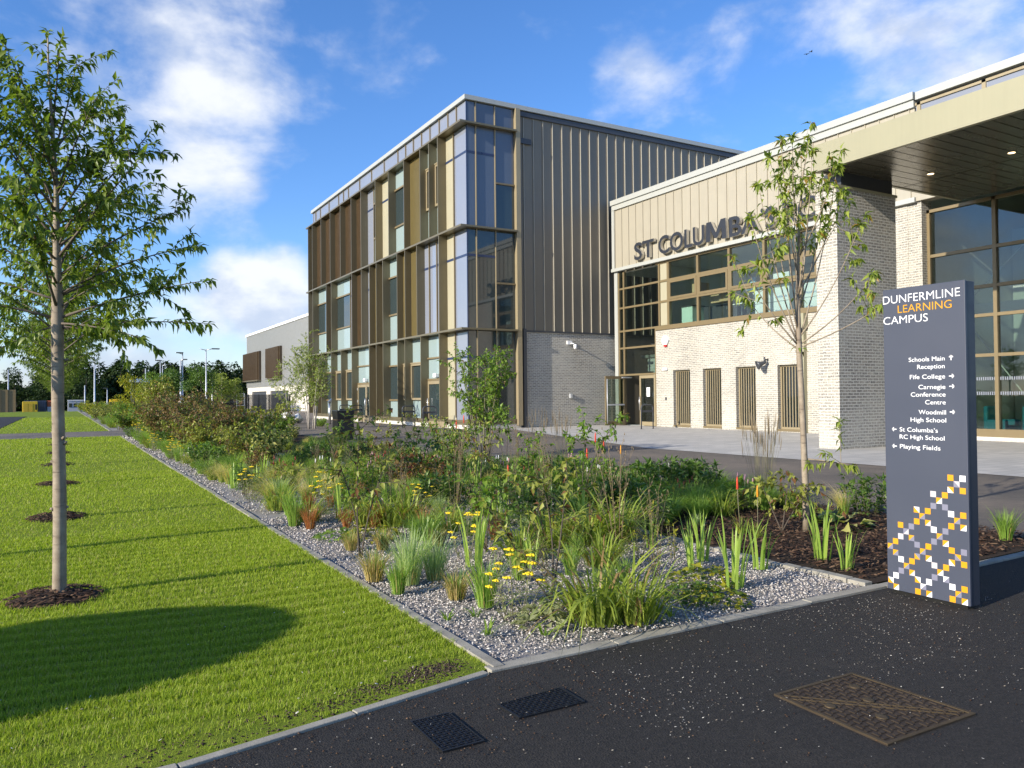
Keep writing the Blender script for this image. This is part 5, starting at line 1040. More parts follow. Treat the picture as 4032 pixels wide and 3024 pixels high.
def lawn_tree(seed, hero):
    p = Plant(seed); rng = p.rng; H = 4.32
    tr = [Vector((0, 0, -.02)), Vector((.0, 0, .05)), Vector((.004, .0, .8)), Vector((-.01, 0, 1.5)), Vector((-.012, .0, 2.1)), Vector((-.015, 0, 2.6)), Vector((-.02, 0, 3.1)), Vector((-.045, 0, 3.6)), Vector((-.07, 0, 4.0)), Vector((-.075, 0, H))]
    p.mb.tube(tr, [.060, .049, .045, .043, .044, .028, .019, .013, .008, .004], 12)
    lb = MB(); tmb = p.mb; p.mb = lb
    for z in rng.uniform(.6, 2.1, 9): a = rng.uniform(0, 6.28); tmb.tube([(.035*math.cos(a), .035*math.sin(a), z), (.062*math.cos(a), .062*math.sin(a), z+.012)], [.016, .008], 6)
    def trunk_at(z):
        for a, b in zip(tr, tr[1:]):
            if a.z <= z <= b.z: return a.lerp(b, (z-a.z)/max(1e-6, b.z-a.z))
        return tr[-1]
    if hero:
        px = [(690,440,600),(712,435,697),(640,402,515),(600,372,432),(560,340,345),(515,312,243),(470,258,262),(420,215,200),(700,330,735),(670,250,600),(690,-190,640),(650,-160,560),(610,-130,480),(565,-100,400),(520,-60,300),(450,-12,170),(390,35,110),(340,45,180),(705,15,755),(330,150,110),(280,112,62),(600,60,470),(540,200,430),(620,240,520),(480,60,300),(430,180,330),(705,260,735)]
        br = [(2.09+(700-ys)/284, (tx-122)/284, (1290-ty)/284, rng.uniform(-.45, .45)*abs(tx-122)/284*1.0+rng.normal(0, .12)) for ys, tx, ty in px]
        br += [(z, rng.uniform(-.3, .3), z+rng.uniform(.25, .75)*1.0, s_*rng.uniform(.6, 1.1)*(1-.45*(z-2.1)/2)) for z, s_ in zip(np.linspace(2.1, 3.5, 16), [1, -1]*8)]
    else:
        br = []
        for i in range(34): z = 2.05+1.9*(i/34)**1.1; a = i*2.4+rng.uniform(-.4, .4); l = (1.15-.42*(z-2.05))*rng.uniform(.75, 1.1); br.append((z, l*math.cos(a), z+l*rng.uniform(.25, .8), l*math.sin(a)))
    for z, dx, tz, dy in br:
        st = trunk_at(z); e = RV*dx+DV*dy+Vector((0, 0, tz)); L = (e-st).length
        mid = st.lerp(e, .5)+Vector((0, 0, L*.06)); pts = bez(st, mid+Vector(rng.normal(0, .03, 3)), e, 8); r0 = .006+.0055*min(1.3, L); p.stem(pts, r0, .002, 6); p.leaf_along(pts, .0145, .085, .20, .8, 1.0, 1, 5)
        for j in range(max(3, int(L*7.5))):
            t = rng.uniform(.22, .92); k = min(6, int(t*7)); s0 = pts[k].lerp(pts[k+1], t*7-k); ax = (e-st).normalized(); sd_ = Vector(rng.normal(0, 1, 3)); sd_ = (sd_-ax*sd_.dot(ax)).normalized(); l2 = rng.uniform(.13, .34)*min(1.1, .5+L*.5)
            e2 = s0+(ax*.65+sd_*.85+Vector((0, 0, .1))).normalized()*l2; tw = bez(s0, s0.lerp(e2, .5)+Vector((0, 0, l2*.1)), e2, 4); p.stem(tw, .003, .0015, 4); p.leaf_along(tw, .017, .082, .10, .8, 1.0, 1, 4)
    p.leaf_along(tr[5:], .022, .078, .2, .6, 1.0, 1, 6)
    root = thing('lawn_tree', 'x', 'tree'); tmb.build('trunk', trunk_m, root); lb.build('limbs', limb_m, root); V, T = p.leafmesh(.40, .2, .34); np_mesh('crown', V, T, F_cherry, root); return root
TG = 'young cherry trees in a row on the lawn'; OLAB = ['second tree in the lawn row, hidden just behind the nearest trunk', 'third tree in the lawn row, behind the nearest trunk', 'fourth tree in the lawn row, behind the nearest trunk', 'fifth tree of the lawn row, before the crossing path', 'sixth tree of the lawn row, before the crossing path', 'last lawn tree before the crossing path']
OLAB += ['young cherry tree in the lawn row just past the crossing path'] + ['small distant cherry tree of the lawn row beyond the crossing path']*7
t = lawn_tree(5, True); t.location = (-.02, 6.88, 0); tag(t, 'nearest young cherry tree with pale slender trunk on the lawn', 'tree', TG)
cp = lawn_tree(8, False); us = []
for i, ty in enumerate(TREE_Y[1:]):
    t = place(cp, us, -.05-.012*(ty-7)*.25, ty, 0, i*1.9, [1.0, .96, 1.04][i % 3]); tag(t, OLAB[i], 'tree', TG)
RG = 'bark mulch rings round the lawn trees'; RL = ['large dark mulch ring round the nearest lawn tree', 'second dark mulch ring along the lawn', 'third dark mulch ring along the lawn', 'fourth mulch ring along the lawn', 'fifth mulch ring along the lawn', 'sixth mulch ring along the lawn', 'last mulch ring before the crossing path', 'first mulch ring past the crossing path'] + ['small distant mulch ring on the lawn beyond the crossing path']*6
for i, ty in enumerate(TREE_Y): mulch_ring(-.05-.012*(ty-7)*.25, ty, RL[i], RG, .34, 460 if i < 3 else 200)

def young_tree():
    p = Plant(21); rng = p.rng; S = 197.0; X0, Y0 = 1741, 1150
    tr = [Vector((0, 0, -.02)), Vector((.0, 0, .4)), Vector((-.02, 0, 1.2)), Vector((-.05, 0, 2.0)), Vector((-.05, .02, 2.6)), Vector((-.02, .03, 3.3)), Vector((.03, .02, 3.9)), Vector((.10, 0, 4.32))]; P3 = [RV*v.x+DV*v.y+Vector((0, 0, v.z)) for v in tr]
    p.mb.tube(P3, [.042, .036, .032, .032, .022, .014, .008, .004], 10); p.leaf_along(P3[4:], .05, .1, .3, .7, 1.0, 1, 14)
    br = [(735,1690,312),(740,1832,352),(745,1648,400),(748,1620,478),(752,1612,585),(735,1850,497),(750,1890,597),(755,1912,655),(700,1712,372),(690,1762,330),(720,1662,470),(680,1800,440),(650,1745,395),(760,1640,640),(600,1690,430),(560,1790,380),(640,1830,420),(720,1720,300),(500,1740,330),(995,1832,1008)]
    for ys, tx, ty in br:
        z = (Y0-ys)/S; st = None
        for a, b in zip(P3, P3[1:]):
            if a.z <= z <= b.z: st = a.lerp(b, (z-a.z)/(b.z-a.z))
        e = RV*((tx-X0)/S)+DV*rng.uniform(-.45, .45)+Vector((0, 0, (Y0-ty)/S)); L = (e-st).length; hz = (e-st); mid = st+Vector((hz.x*.62, hz.y*.62, hz.z*.42)); pts = bez(st, mid, e, 8); p.stem(pts, .011, .003, 6)
        p.leaf_along(pts, .038, .105, .66, 1.1, 1.0, 1, 19)
        for j in range(3):
            k = int(rng.integers(4, 7)); s0 = pts[k]; e2 = s0+Vector(rng.normal(0, .16, 3))+Vector((0, 0, .12)); tw = bez(s0, s0.lerp(e2, .5), e2, 4); p.stem(tw, .004, .002, 4); p.leaf_along(tw, .036, .105, .35, 1.1, 1.0, 1, 9)
    for j in range(14):
        a = rng.uniform(0, 6.28); z = rng.uniform(1.95, 2.15) if j < 6 else rng.uniform(2.3, 3.4); p.P.append((P3[3].x+.03*math.cos(a), P3[3].y+.03*math.sin(a), z)); p.D.append((math.cos(a), math.sin(a), -.3)); p.L.append(.1)
    root = thing('young_tree', 'slim young tree with drooping leaf clusters in front of the brick wall', 'tree'); p.mb.build('trunk', trunk_m, root); V, T = p.leafmesh(.34, .2, .42); np_mesh('crown', V, T, F_young, root); root.location = (7.04, 5.82, 0); return root
young_tree()
def multi_stem(seed, h, r, nst, gap, ln, leaf, bark, name, label, cat, x, y, group=None, twigs=9, down=.4, thick=.02, start=.28, aspect=.55, up=.5, z=0):
    p = Plant(seed); rng = p.rng
    for i in range(nst):
        a = 6.28*i/nst+rng.uniform(-.5, .5); q = rng.uniform(.35, 1); hh = h*rng.uniform(.75, 1)*(1-.22*q*q); b = Vector((math.cos(a)*.06*nst**.5, math.sin(a)*.06*nst**.5, -.02)); tip = Vector((math.cos(a)*r*q, math.sin(a)*r*q, hh)); mid = Vector((tip.x*.45, tip.y*.45, hh*.55)); pts = bez(b, mid, tip, 9); p.stem(pts, thick*(.8+.4*rng.uniform()), .004, 7); p.leaf_along(pts, gap, ln, .5, down, tipfan=4)
        for j in range(twigs):
            t = rng.uniform(start, .95); k = min(7, int(t*8)); s0 = pts[k].lerp(pts[k+1], t*8-k); an = rng.uniform(0, 6.28); l2 = h*rng.uniform(.10, .24)*(1.15-.6*t); e = s0+Vector((math.cos(an)*l2*.85, math.sin(an)*l2*.85, l2*rng.uniform(-.05, 1)*up*2)); tw = bez(s0, s0.lerp(e, .5)+Vector((0, 0, l2*.12)), e, 5); p.stem(tw, thick*.3, .002, 4); p.leaf_along(tw, gap, ln, .15, down, tipfan=3)
            for _ in range(2): k2 = int(rng.integers(1, 4)); e3 = tw[k2]+Vector(rng.normal(0, l2*.3, 3)); t3 = [tw[k2], tw[k2].lerp(e3, .5), e3]; p.stem(t3, thick*.18, .0015, 4); p.leaf_along(t3, gap, ln, .1, down, tipfan=2)
    root = thing(name, label, cat, (0, 0, 0), group); p.mb.build('trunk', bark, root); V, T = p.leafmesh(aspect); np_mesh('crown', V, T, leaf, root); root.location = (x, y, z); return root
multi_stem(31, 3.1, 1.4, 8, .036, .10, F_mid, olive_twig, 'multi_stem_tree', 'open multi-stemmed shrub tree before the glazed corner of the school block', 'tree', 8.98, 17.1, twigs=14, thick=.022)
multi_stem(32, 5.1, 1.15, 8, .036, .085, F_birch, birch_m, 'birch_tree', 'tall feathery multi-stemmed birch at the left end of the school block', 'tree', 10.6, 38.2, twigs=16, thick=.028, aspect=.75)
multi_stem(33, 4.3, .95, 5, .04, .085, F_birch, birch_m, 'birch_tree', 'second slimmer birch left of the tall multi-stemmed birch', 'tree', 11.2, 44.5, twigs=14, thick=.025, aspect=.75)
def street_tree(seed, h, cr_, zc, n, ln, leaf, bark, name, label, x, y, group=None, z=0, trunk_r=.07, squash=1.0, lobes=9):
    """tree with a lobed, gappy crown of leaf-sized faces on limbs"""
    p = Plant(seed); rng = p.rng; tr = [Vector((0, 0, -.05)), Vector((rng.normal(0, .03), 0, zc*.6)), Vector((rng.normal(0, .05), rng.normal(0, .05), zc)), Vector((rng.normal(0, .1), rng.normal(0, .1), h*.94))]; p.mb.tube(tr, [trunk_r*1.25, trunk_r, trunk_r*.8, trunk_r*.15], 8)
    for i in range(lobes*2):
        z_ = zc+(h-zc)*rng.uniform(0, .92)**1.1; f = (z_-zc)/(h-zc); R = cr_*(1-.72*f**1.5)*rng.uniform(.35, 1.0)*(.75+.6*min(1, f*4)*.5); a = i*2.4+rng.uniform(-.5, .5); e = Vector((math.cos(a)*R, math.sin(a)*R, z_+R*.25)); s0 = Vector((0, 0, max(zc*.75, z_-R*.6))); p.stem(bez(s0, s0.lerp(e, .5)+Vector((0, 0, .1*R)), e, 4), trunk_r*.3, trunk_r*.06, 4)
        k = n//(lobes*2); d = rng.normal(0, 1, (k, 3)); d /= np.linalg.norm(d, axis=1, keepdims=True); rad = cr_*.36*rng.uniform(.4, 1.15, k)**.6; c = np.array(e[:])+d*rad[:,None]*np.array([1, 1, .75*squash])
        p.P += c.tolist(); p.D += (d+np.array([0, 0, -.35])+rng.normal(0, .5, (k, 3))).tolist(); p.L += (ln*rng.uniform(.7, 1.2, k)).tolist()
    root = thing(name, label, 'tree', (0, 0, 0), group); p.mb.build('trunk', bark, root); V, T = p.leafmesh(.7); np_mesh('crown', V, T, leaf, root); root.location = (x, y, z); return root
street_tree(41, 4.4, 1.45, 1.4, 2600, .15, F_birch, birch_m, 'birch_tree', 'pale green young birch standing before the black fence', 15.85, 94.7); street_tree(42, 3.8, 1.1, 1.3, 1500, .15, F_birch, birch_m, 'birch_tree', 'smaller pale birch just right of the pale green birch', 17.2, 94.0)
street_tree(43, 5.4, 2.0, 1.5, 3200, .18, F_dark, wood_dark, 'broadleaf_tree', 'dark bushy tree right of the two close lamp posts', 13.3, 92, trunk_r=.09); street_tree(44, 4.7, 2.1, 1.1, 3000, .18, F_dark, wood_dark, 'broadleaf_tree', 'dark bushy tree left of the two close lamp posts', 10.6, 96, trunk_r=.09); street_tree(45, 4.6, 1.7, .7, 2600, .18, F_mid, wood_dark, 'broadleaf_tree', 'mid green tree beside the bare pale column', 8.6, 98)
street_tree(46, 3.6, 1.6, .5, 2400, .16, F_yel, wood_dark, 'broadleaf_tree', 'yellow-green bushy tree at the head of the far planting', 5.4, 76); street_tree(47, 3.0, 1.5, .4, 2200, .16, F_olive, wood_dark, 'broadleaf_tree', 'olive bushy tree behind the copper hedge plants', 5.6, 58)
# trees along the far left side
for i, (x, y, h, lb) in enumerate(((-15, 190, 8.5, 'rounded tree behind the woven screen at far left'), (-9, 200, 9, 'dark rounded tree right of the woven screen'), (-2.0, 195, 9.5, 'dark tree above the yellow generator'), (4.5, 190, 8.2, 'dark tree behind the pale site cabin'))): street_tree(50+i, h, 4.2, 1.2, 2200, .5, F_wood, wood_dark, 'broadleaf_tree', lb, x, y, z=-1.1, trunk_r=.2)
# the wood behind everything: one mass
rg = np.random.default_rng(77); VV = []; TT = []; b = 0; tk = MB()
for i in range(380):
    u = rg.uniform(0, 1); x = -75+u*190; y = 226+rg.uniform(0, 40)-.06*x; h = rg.uniform(8.5, 13.5)*(1.0 if x > -6 else .55); con = rg.uniform() < .45; k = 420
    tk.tube([(x, y, -1.2), (x, y, -1.1+h*.9)], [.22, .05], 5); f = rg.uniform(.02, 1, k)**.9; R = (h*.24*(1-f)**.75+.25) if con else h*.26*np.sqrt(np.maximum(.02, 1-(2*f-1.02)**2)); a = rg.uniform(0, 6.28, k); q = np.sqrt(rg.uniform(.15, 1, k))*R*(1+.3*np.sin(3*a+f*14+i)); PP = np.stack([x+q*np.cos(a), y+q*np.sin(a), -1.1+f*h*1.02+rg.normal(0, .2, k)], 1)
    D = np.stack([np.cos(a), np.sin(a), rg.uniform(-.9, .4, k)], 1)+rg.normal(0, .4, (k, 3)); V, T = leaves(PP, D, np.tile([[0, 0, 1.]], (k, 1))+rg.normal(0, .3, (k, 3)), rg.uniform(.6, 1.25, k), rg.uniform(.45, .8, k), .2, .2); VV.append(V); TT.append(T+b); b += len(V)
wd_ = np_mesh('woodland', np.concatenate(VV), np.concatenate(TT), F_wood); tag(wd_, 'dark dense wood of mixed trees along the horizon', 'wood', kind='stuff'); tk.build('trunks', wood_dark, wd_)

# ------------------------------------------------------------------ plants of the bed: models
PR = {}
def blade_plant(name, mats, parts, label, cat='plant'):
    V, T, M_ = join(parts); o = np_mesh(name, V, T, mats, None, M_); tag(o, label, cat); return o
def model(key, name, cat, makers): PR[key] = dict(name=name, cat=cat, objs=makers, used=[[] for _ in makers], n=0)
def bl(seed, *a, **k): return blades(np.random.default_rng(seed), *a, **k)
model('day', 'daylily', 'plant', [blade_plant('daylily', [F_blade, F_blade], [bl(100+i, 80, .60, 1.0, .017, .95, .13), bl(110+i, 46, .40, 1.35, .014, 1.1, .14)], 'x') for i in range(3)])
model('iris', 'iris', 'plant', [blade_plant('iris', [F_iris], [bl(120+i, 15, .62, .34, .023, .28, .07, .35)], 'x') for i in range(3)])
model('sedge', 'green_sedge', 'grass clump', [blade_plant('green_sedge', [F_fine, F_blond], [bl(130+i, 170, .44, .45, .006, .55, .05), bl(140+i, 14, .4, .5, .006, .5, .05)], 'x') for i in range(2)])
model('blue', 'blue_green_grass', 'grass clump', [blade_plant('blue_green_grass', [F_blue, F_blond], [bl(150+i, 230, .46, .5, .005, .5, .06), bl(155+i, 30, .2, .8, .006, .8, .06)], 'x') for i in range(2)])
model('blond', 'blond_grass', 'grass clump', [blade_plant('blond_grass', [F_blond, F_fine], [bl(160+i, 230, .36, .6, .005, .8, .06), bl(165+i, 40, .33, .4, .005, .4, .05)], 'x') for i in range(2)])
model('rust', 'rust_sedge', 'grass clump', [blade_plant('rust_sedge', [F_rust, F_blond], [bl(170+i, 130, .38, .55, .005, .7, .04), bl(175+i, 20, .32, .5, .005, .6, .04)], 'x') for i in range(2)])
model('pony', 'feather_grass', 'grass clump', [blade_plant('feather_grass', [F_fine, F_plume], [bl(180+i, 110, .45, .5, .005, .7, .05), bl(185+i, 190, .68, .42, .004, .9, .04, .35, lean=.35)], 'x') for i in range(2)])
model('fine', 'fine_grass', 'grass clump', [blade_plant('fine_grass', [F_fine], [bl(190+i, 420, .55, .8, .007, .75, .14)], 'x') for i in range(2)])
model('weed', 'weed', 'plant', [blade_plant('weed', [F_mid], [bl(200+i, 14, .11, 1.2, .012, .7, .02)], 'x') for i in range(2)])
def reed(seed):
    rg = np.random.default_rng(seed); lv = bl(seed, 120, .75, .45, .007, .6, .14); root = thing('feather_reed_grass', 'x', 'grass'); np_mesh('foliage', *lv, F_fine, root); m = MB()
    for i in range(26):
        a = rg.uniform(0, 6.28); q = rg.uniform(.05, .3); h = rg.uniform(1.0, 1.5); e = Vector((math.cos(a)*q*1.1, math.sin(a)*q*1.1, h)); m.tube(bez(Vector((math.cos(a)*.1, math.sin(a)*.1, 0)), Vector((e.x*.6, e.y*.6, h*.5)), e, 4), [.0028, .0022, .002, .0012], 4); ax = Vector((e.x*.3, e.y*.3, 1)).normalized(); hl = rg.uniform(.18, .32); hd = MB(); hd.tube([e-ax*hl, e-ax*hl*.6, e-ax*hl*.2, e+ax*.03], [.003, .006, .005, .001], 5); hd.build('seed_head', seed_m, root)
    m.build('stems', olive_twig, root); return root
model('reed', 'feather_reed_grass', 'grass clump', [reed(211), reed(212)])
def leafy(seed, h, n, leaf, name='leafy_perennial', ln=.1, r=.28, aspect=.4, sp=None):
    p = Plant(seed); rng = p.rng
    for i in range(n):
        a = rng.uniform(0, 6.28); q = r*math.sqrt(rng.uniform(0, 1)); hh = h*rng.uniform(.6, 1.05); b = Vector((math.cos(a)*q*.5, math.sin(a)*q*.5, 0)); e = Vector((math.cos(a)*q*1.25, math.sin(a)*q*1.25, hh)); pts = bez(b, Vector((e.x*.7, e.y*.7, hh*.6)), e, 4); p.stem(pts, .0035, .002, 4); p.leaf_along(pts, .035, ln, .1, .25, 1.0, 1, 4)
    root = thing(name, 'x', 'plant'); p.mb.build('stems', olive_twig, root); V, T = p.leafmesh(aspect); np_mesh('foliage', V, T, leaf, root)
    if sp:
        for i in range(sp[1]): m = MB(); a = rng.uniform(0, 6.28); q = r*rng.uniform(.2, 1.1); h2 = h*rng.uniform(1.05, 1.4); m.tube([(math.cos(a)*q, math.sin(a)*q, h*.5), (math.cos(a)*q*1.1, math.sin(a)*q*1.1, h2-.05)], .002, 4, 1); m.tube([(math.cos(a)*q*1.1, math.sin(a)*q*1.1, h2-.06), (math.cos(a)*q*1.1, math.sin(a)*q*1.1, h2)], [.009, .005], 5); m.build('flower_spike', [sp[0], olive_twig], root)
    return root
model('leafy', 'leafy_perennial', 'plant', [leafy(221, .5, 34, F_dark), leafy(222, .42, 30, F_mid), leafy(223, .5, 30, F_dark, ln=.13, aspect=.3)])
model('pink', 'bistort', 'plant', [leafy(226, .38, 22, F_mid, 'bistort', .1, .22, .45, (P_flow, 5)), leafy(227, .4, 22, F_olive, 'bistort', .09, .22, .4, (D_flow, 6))])
model('spurge', 'spurge', 'plant', [leafy(228, .36, 6, F_yel, 'spurge', .05, .07, .35)])
model('daisy', 'white_daisy', 'plant', [leafy(229, .4, 16, F_mid, 'white_daisy', .06, .2, .4, (W_flow, 4))])
def ground(seed, r, n, leaf, name='ground_cover', ln=.06, h=.1):
    p = Plant(seed); rng = p.rng; a = rng.uniform(0, 6.28, n); q = r*np.sqrt(rng.uniform(0, 1, n)); z = h*(1-(q/r)**2)*rng.uniform(.3, 1.1, n)+.015
    p.P = np.stack([q*np.cos(a), q*np.sin(a), z], 1).tolist(); p.D = np.stack([np.cos(a)*.8, np.sin(a)*.8, rng.uniform(-.1, .5, n)], 1).tolist(); p.L = (ln*rng.uniform(.6, 1.2, n)).tolist(); V, T = p.leafmesh(.8, .15, .3); o = np_mesh(name, V, T, leaf); return tag(o, 'x', 'plant')
model('cover', 'ground_cover', 'plant', [ground(231, .26, 170, F_yel), ground(232, .24, 150, F_mid)])
model('berg', 'elephant_ears', 'plant', [ground(233, .24, 26, F_var, 'elephant_ears', .17, .16), ground(234, .22, 24, F_mid, 'elephant_ears', .16, .16)])
model('grey', 'grey_lambs_ear', 'plant', [ground(235, .2, 70, F_grey, 'grey_lambs_ear', .1, .16)])
def yarrow(seed, n):
    p = Plant(seed); rng = p.rng; heads = []
    for i in range(n):
        m = MB(); heads.append(m); a = rng.uniform(0, 6.28); q = .25*math.sqrt(rng.uniform(0, 1)); h = rng.uniform(.3, .62); b = Vector((math.cos(a)*q*.4, math.sin(a)*q*.4, 0)); e = Vector((math.cos(a)*q, math.sin(a)*q, h)); pts = bez(b, Vector((e.x*.8, e.y*.8, h*.5)), e, 4); p.stem(pts, .003, .002, 4); p.leaf_along(pts, .045, .075, .05, .2, 1.0, 1)
        R = rng.uniform(.024, .042)
        for j in range(9): aa = j*2.4; rr = R*math.sqrt(j/9); m.lathe((e.x+rr*math.cos(aa), e.y+rr*math.sin(aa), h-rr*.25+rng.uniform(-.003, .003)), [(R*.2, -.006), (R*.42, 0), (R*.36, .006), (R*.1, .009)], 7)
    root = thing('yarrow', 'x', 'plant'); p.mb.build('stems', olive_twig, root); V, T = p.leafmesh(.28); np_mesh('foliage', V, T, F_grey, root); [m.build('flower_head', Y_flow, root) for m in heads]; return root
model('yarrow', 'yarrow', 'plant', [yarrow(241, 16), yarrow(242, 12)])
def poker(seed, fm, n, h):
    rg = np.random.default_rng(seed); root = thing('red_hot_poker', 'x', 'plant'); np_mesh('foliage', *bl(seed, 44, .5, .7, .013, .75, .07), F_blade, root); s = MB()
    for i in range(n):
        f = MB(); x, y = rg.uniform(-.12, .12, 2); hh = h*rng_u(rg); s.tube([(x*.3, y*.3, 0), (x*.8, y*.8, hh*.6), (x, y, hh)], .006, 6); k = 0
        for zz in np.linspace(0, .15, 11):
            R = .020*(1-(zz/.17)**4)+.004
            for j in range(8): a = j*.785+k*.4; d = Vector((math.cos(a), math.sin(a), -1.5)).normalized(); c = Vector((x, y, hh-.02+zz)); f.tube([c, c+d*R*1.25], [.005, .0035], 4)
            k += 1
        f.lathe((x, y, hh-.02), [(.008, 0), (.013, .02), (.013, .12), (.009, .155), (.003, .175)], 8); f.build('flower_spike', fm, root)
    s.build('stems', olive_twig, root); return root
def rng_u(rg): return rg.uniform(.88, 1.08)
model('poker', 'red_hot_poker', 'plant', [poker(251, R_flow, 1, .82), poker(252, O_flow, 1, .72), poker(253, R_flow, 2, .95)])
model('dog', 'dogwood_shrub', 'shrub', [shrub(261+i, .95, .6, 13, .038, .085, l, olive_twig, .5, 'dogwood_shrub', 5) for i, l in enumerate((F_olive, F_mid, F_var))])
model('dark', 'dark_leaved_shrub', 'shrub', [shrub(265, 1.05, .55, 9, .045, .095, F_dark, twig_m, .55, 'dark_leaved_shrub', 5), shrub(266, .9, .5, 8, .045, .09, F_olive, twig_m, .5, 'dark_leaved_shrub', 5)])
model('copper', 'copper_beech_bush', 'shrub', [shrub(271, 1.9, 1.0, 15, .058, .10, F_copper, twig_m, .65, 'copper_beech_bush', 8), shrub(272, 1.7, 1.0, 15, .058, .10, F_copper, twig_m, .65, 'copper_beech_bush', 8)])
model('bush', 'hedge_bush', 'shrub', [shrub(275, 1.5, 1.0, 15, .05, .12, F_olive, twig_m, .6, 'hedge_bush', 7), shrub(276, 1.35, 1.0, 15, .05, .12, F_mid, twig_m, .6, 'hedge_bush', 7), shrub(277, 1.2, 1.1, 15, .05, .12, F_yel, twig_m, .6, 'hedge_bush', 7)])
def sapling(seed, stems, leaf, ln=.075):
    p = Plant(seed); rng = p.rng
    for pts in stems:
        q = [RV*x+DV*d+Vector((0, 0, z)) for x, d, z in pts]; pp = bez(q[0], q[1], q[2], 8); p.stem(pp, .009, .003, 6)
        for j in range(7): k = int(rng.integers(4, 8)); s0 = pp[min(7, k)]; e = s0+Vector(rng.normal(0, .15, 3))+Vector((0, 0, .04)); tw = [s0, s0.lerp(e, .5)+Vector((0, 0, .02)), e]; p.stem(tw, .003, .0015, 4); p.leaf_along(tw, .035, ln, .1, .55, 1, 1, 4)
        p.leaf_along(pp, .05, ln, .55, .5, 1, 1, 6)
    root = thing('sapling', 'x', 'shrub'); p.mb.build('stems', twig_m, root); V, T = p.leafmesh(.5); np_mesh('foliage', V, T, leaf, root); return root

def stalks(seed, n, h):
    rg = np.random.default_rng(seed); p = Plant(seed); root = thing('seeding_stalks', 'x', 'plant')
    for i in range(n):
        a = rg.uniform(0, 6.28); q = rg.uniform(.05, .25); hh = h*rg.uniform(.6, 1.05); e = Vector((math.cos(a)*q, math.sin(a)*q, hh)); pts = bez(Vector((e.x*.2, e.y*.2, 0)), Vector((e.x*.5, e.y*.5, hh*.6)), e, 6); p.stem(pts, .003, .0014, 4); p.leaf_along(pts[:4], .06, .05, .1, .2, 1, 1)
        for j in range(5): s0 = pts[int(rg.integers(3, 6))]; e2 = s0+Vector((rg.normal(0, .05), rg.normal(0, .05), rg.uniform(.05, .14))); p.mb.tube([s0, e2], [.0014, .001], 3); p.mb.tube([e2-Vector((0, 0, .01)), e2+Vector((0, 0, .012))], [.005, .003], 4)
    p.mb.build('stems', seed_m, root); V, T = p.leafmesh(.4); np_mesh('foliage', V, T, F_olive, root); return root
model('stalk', 'seeding_stalks', 'plant', [stalks(291, 12, .95), stalks(292, 9, .8)])
model('red', 'reddish_shrub', 'shrub', [shrub(293, .8, .42, 9, .04, .07, F_red, twig_m, .5, 'reddish_shrub', 5)])
model('sap', 'leafy_sapling', 'shrub', [sapling(294, [[(0,0,0), (-.05,.02,.6), (-.3,.05,1.15)], [(.01,0,0), (.05,.1,.45), (.3,.12,1.0)], [(0,0,0), (.0,0,.6), (.05,-.1,1.25)]], F_olive, .085), sapling(295, [[(0,0,0), (.1,0,.5), (.25,.05,.95)], [(0,0,0), (-.1,.1,.5), (-.1,.1,1.1)]], F_mid, .09)])
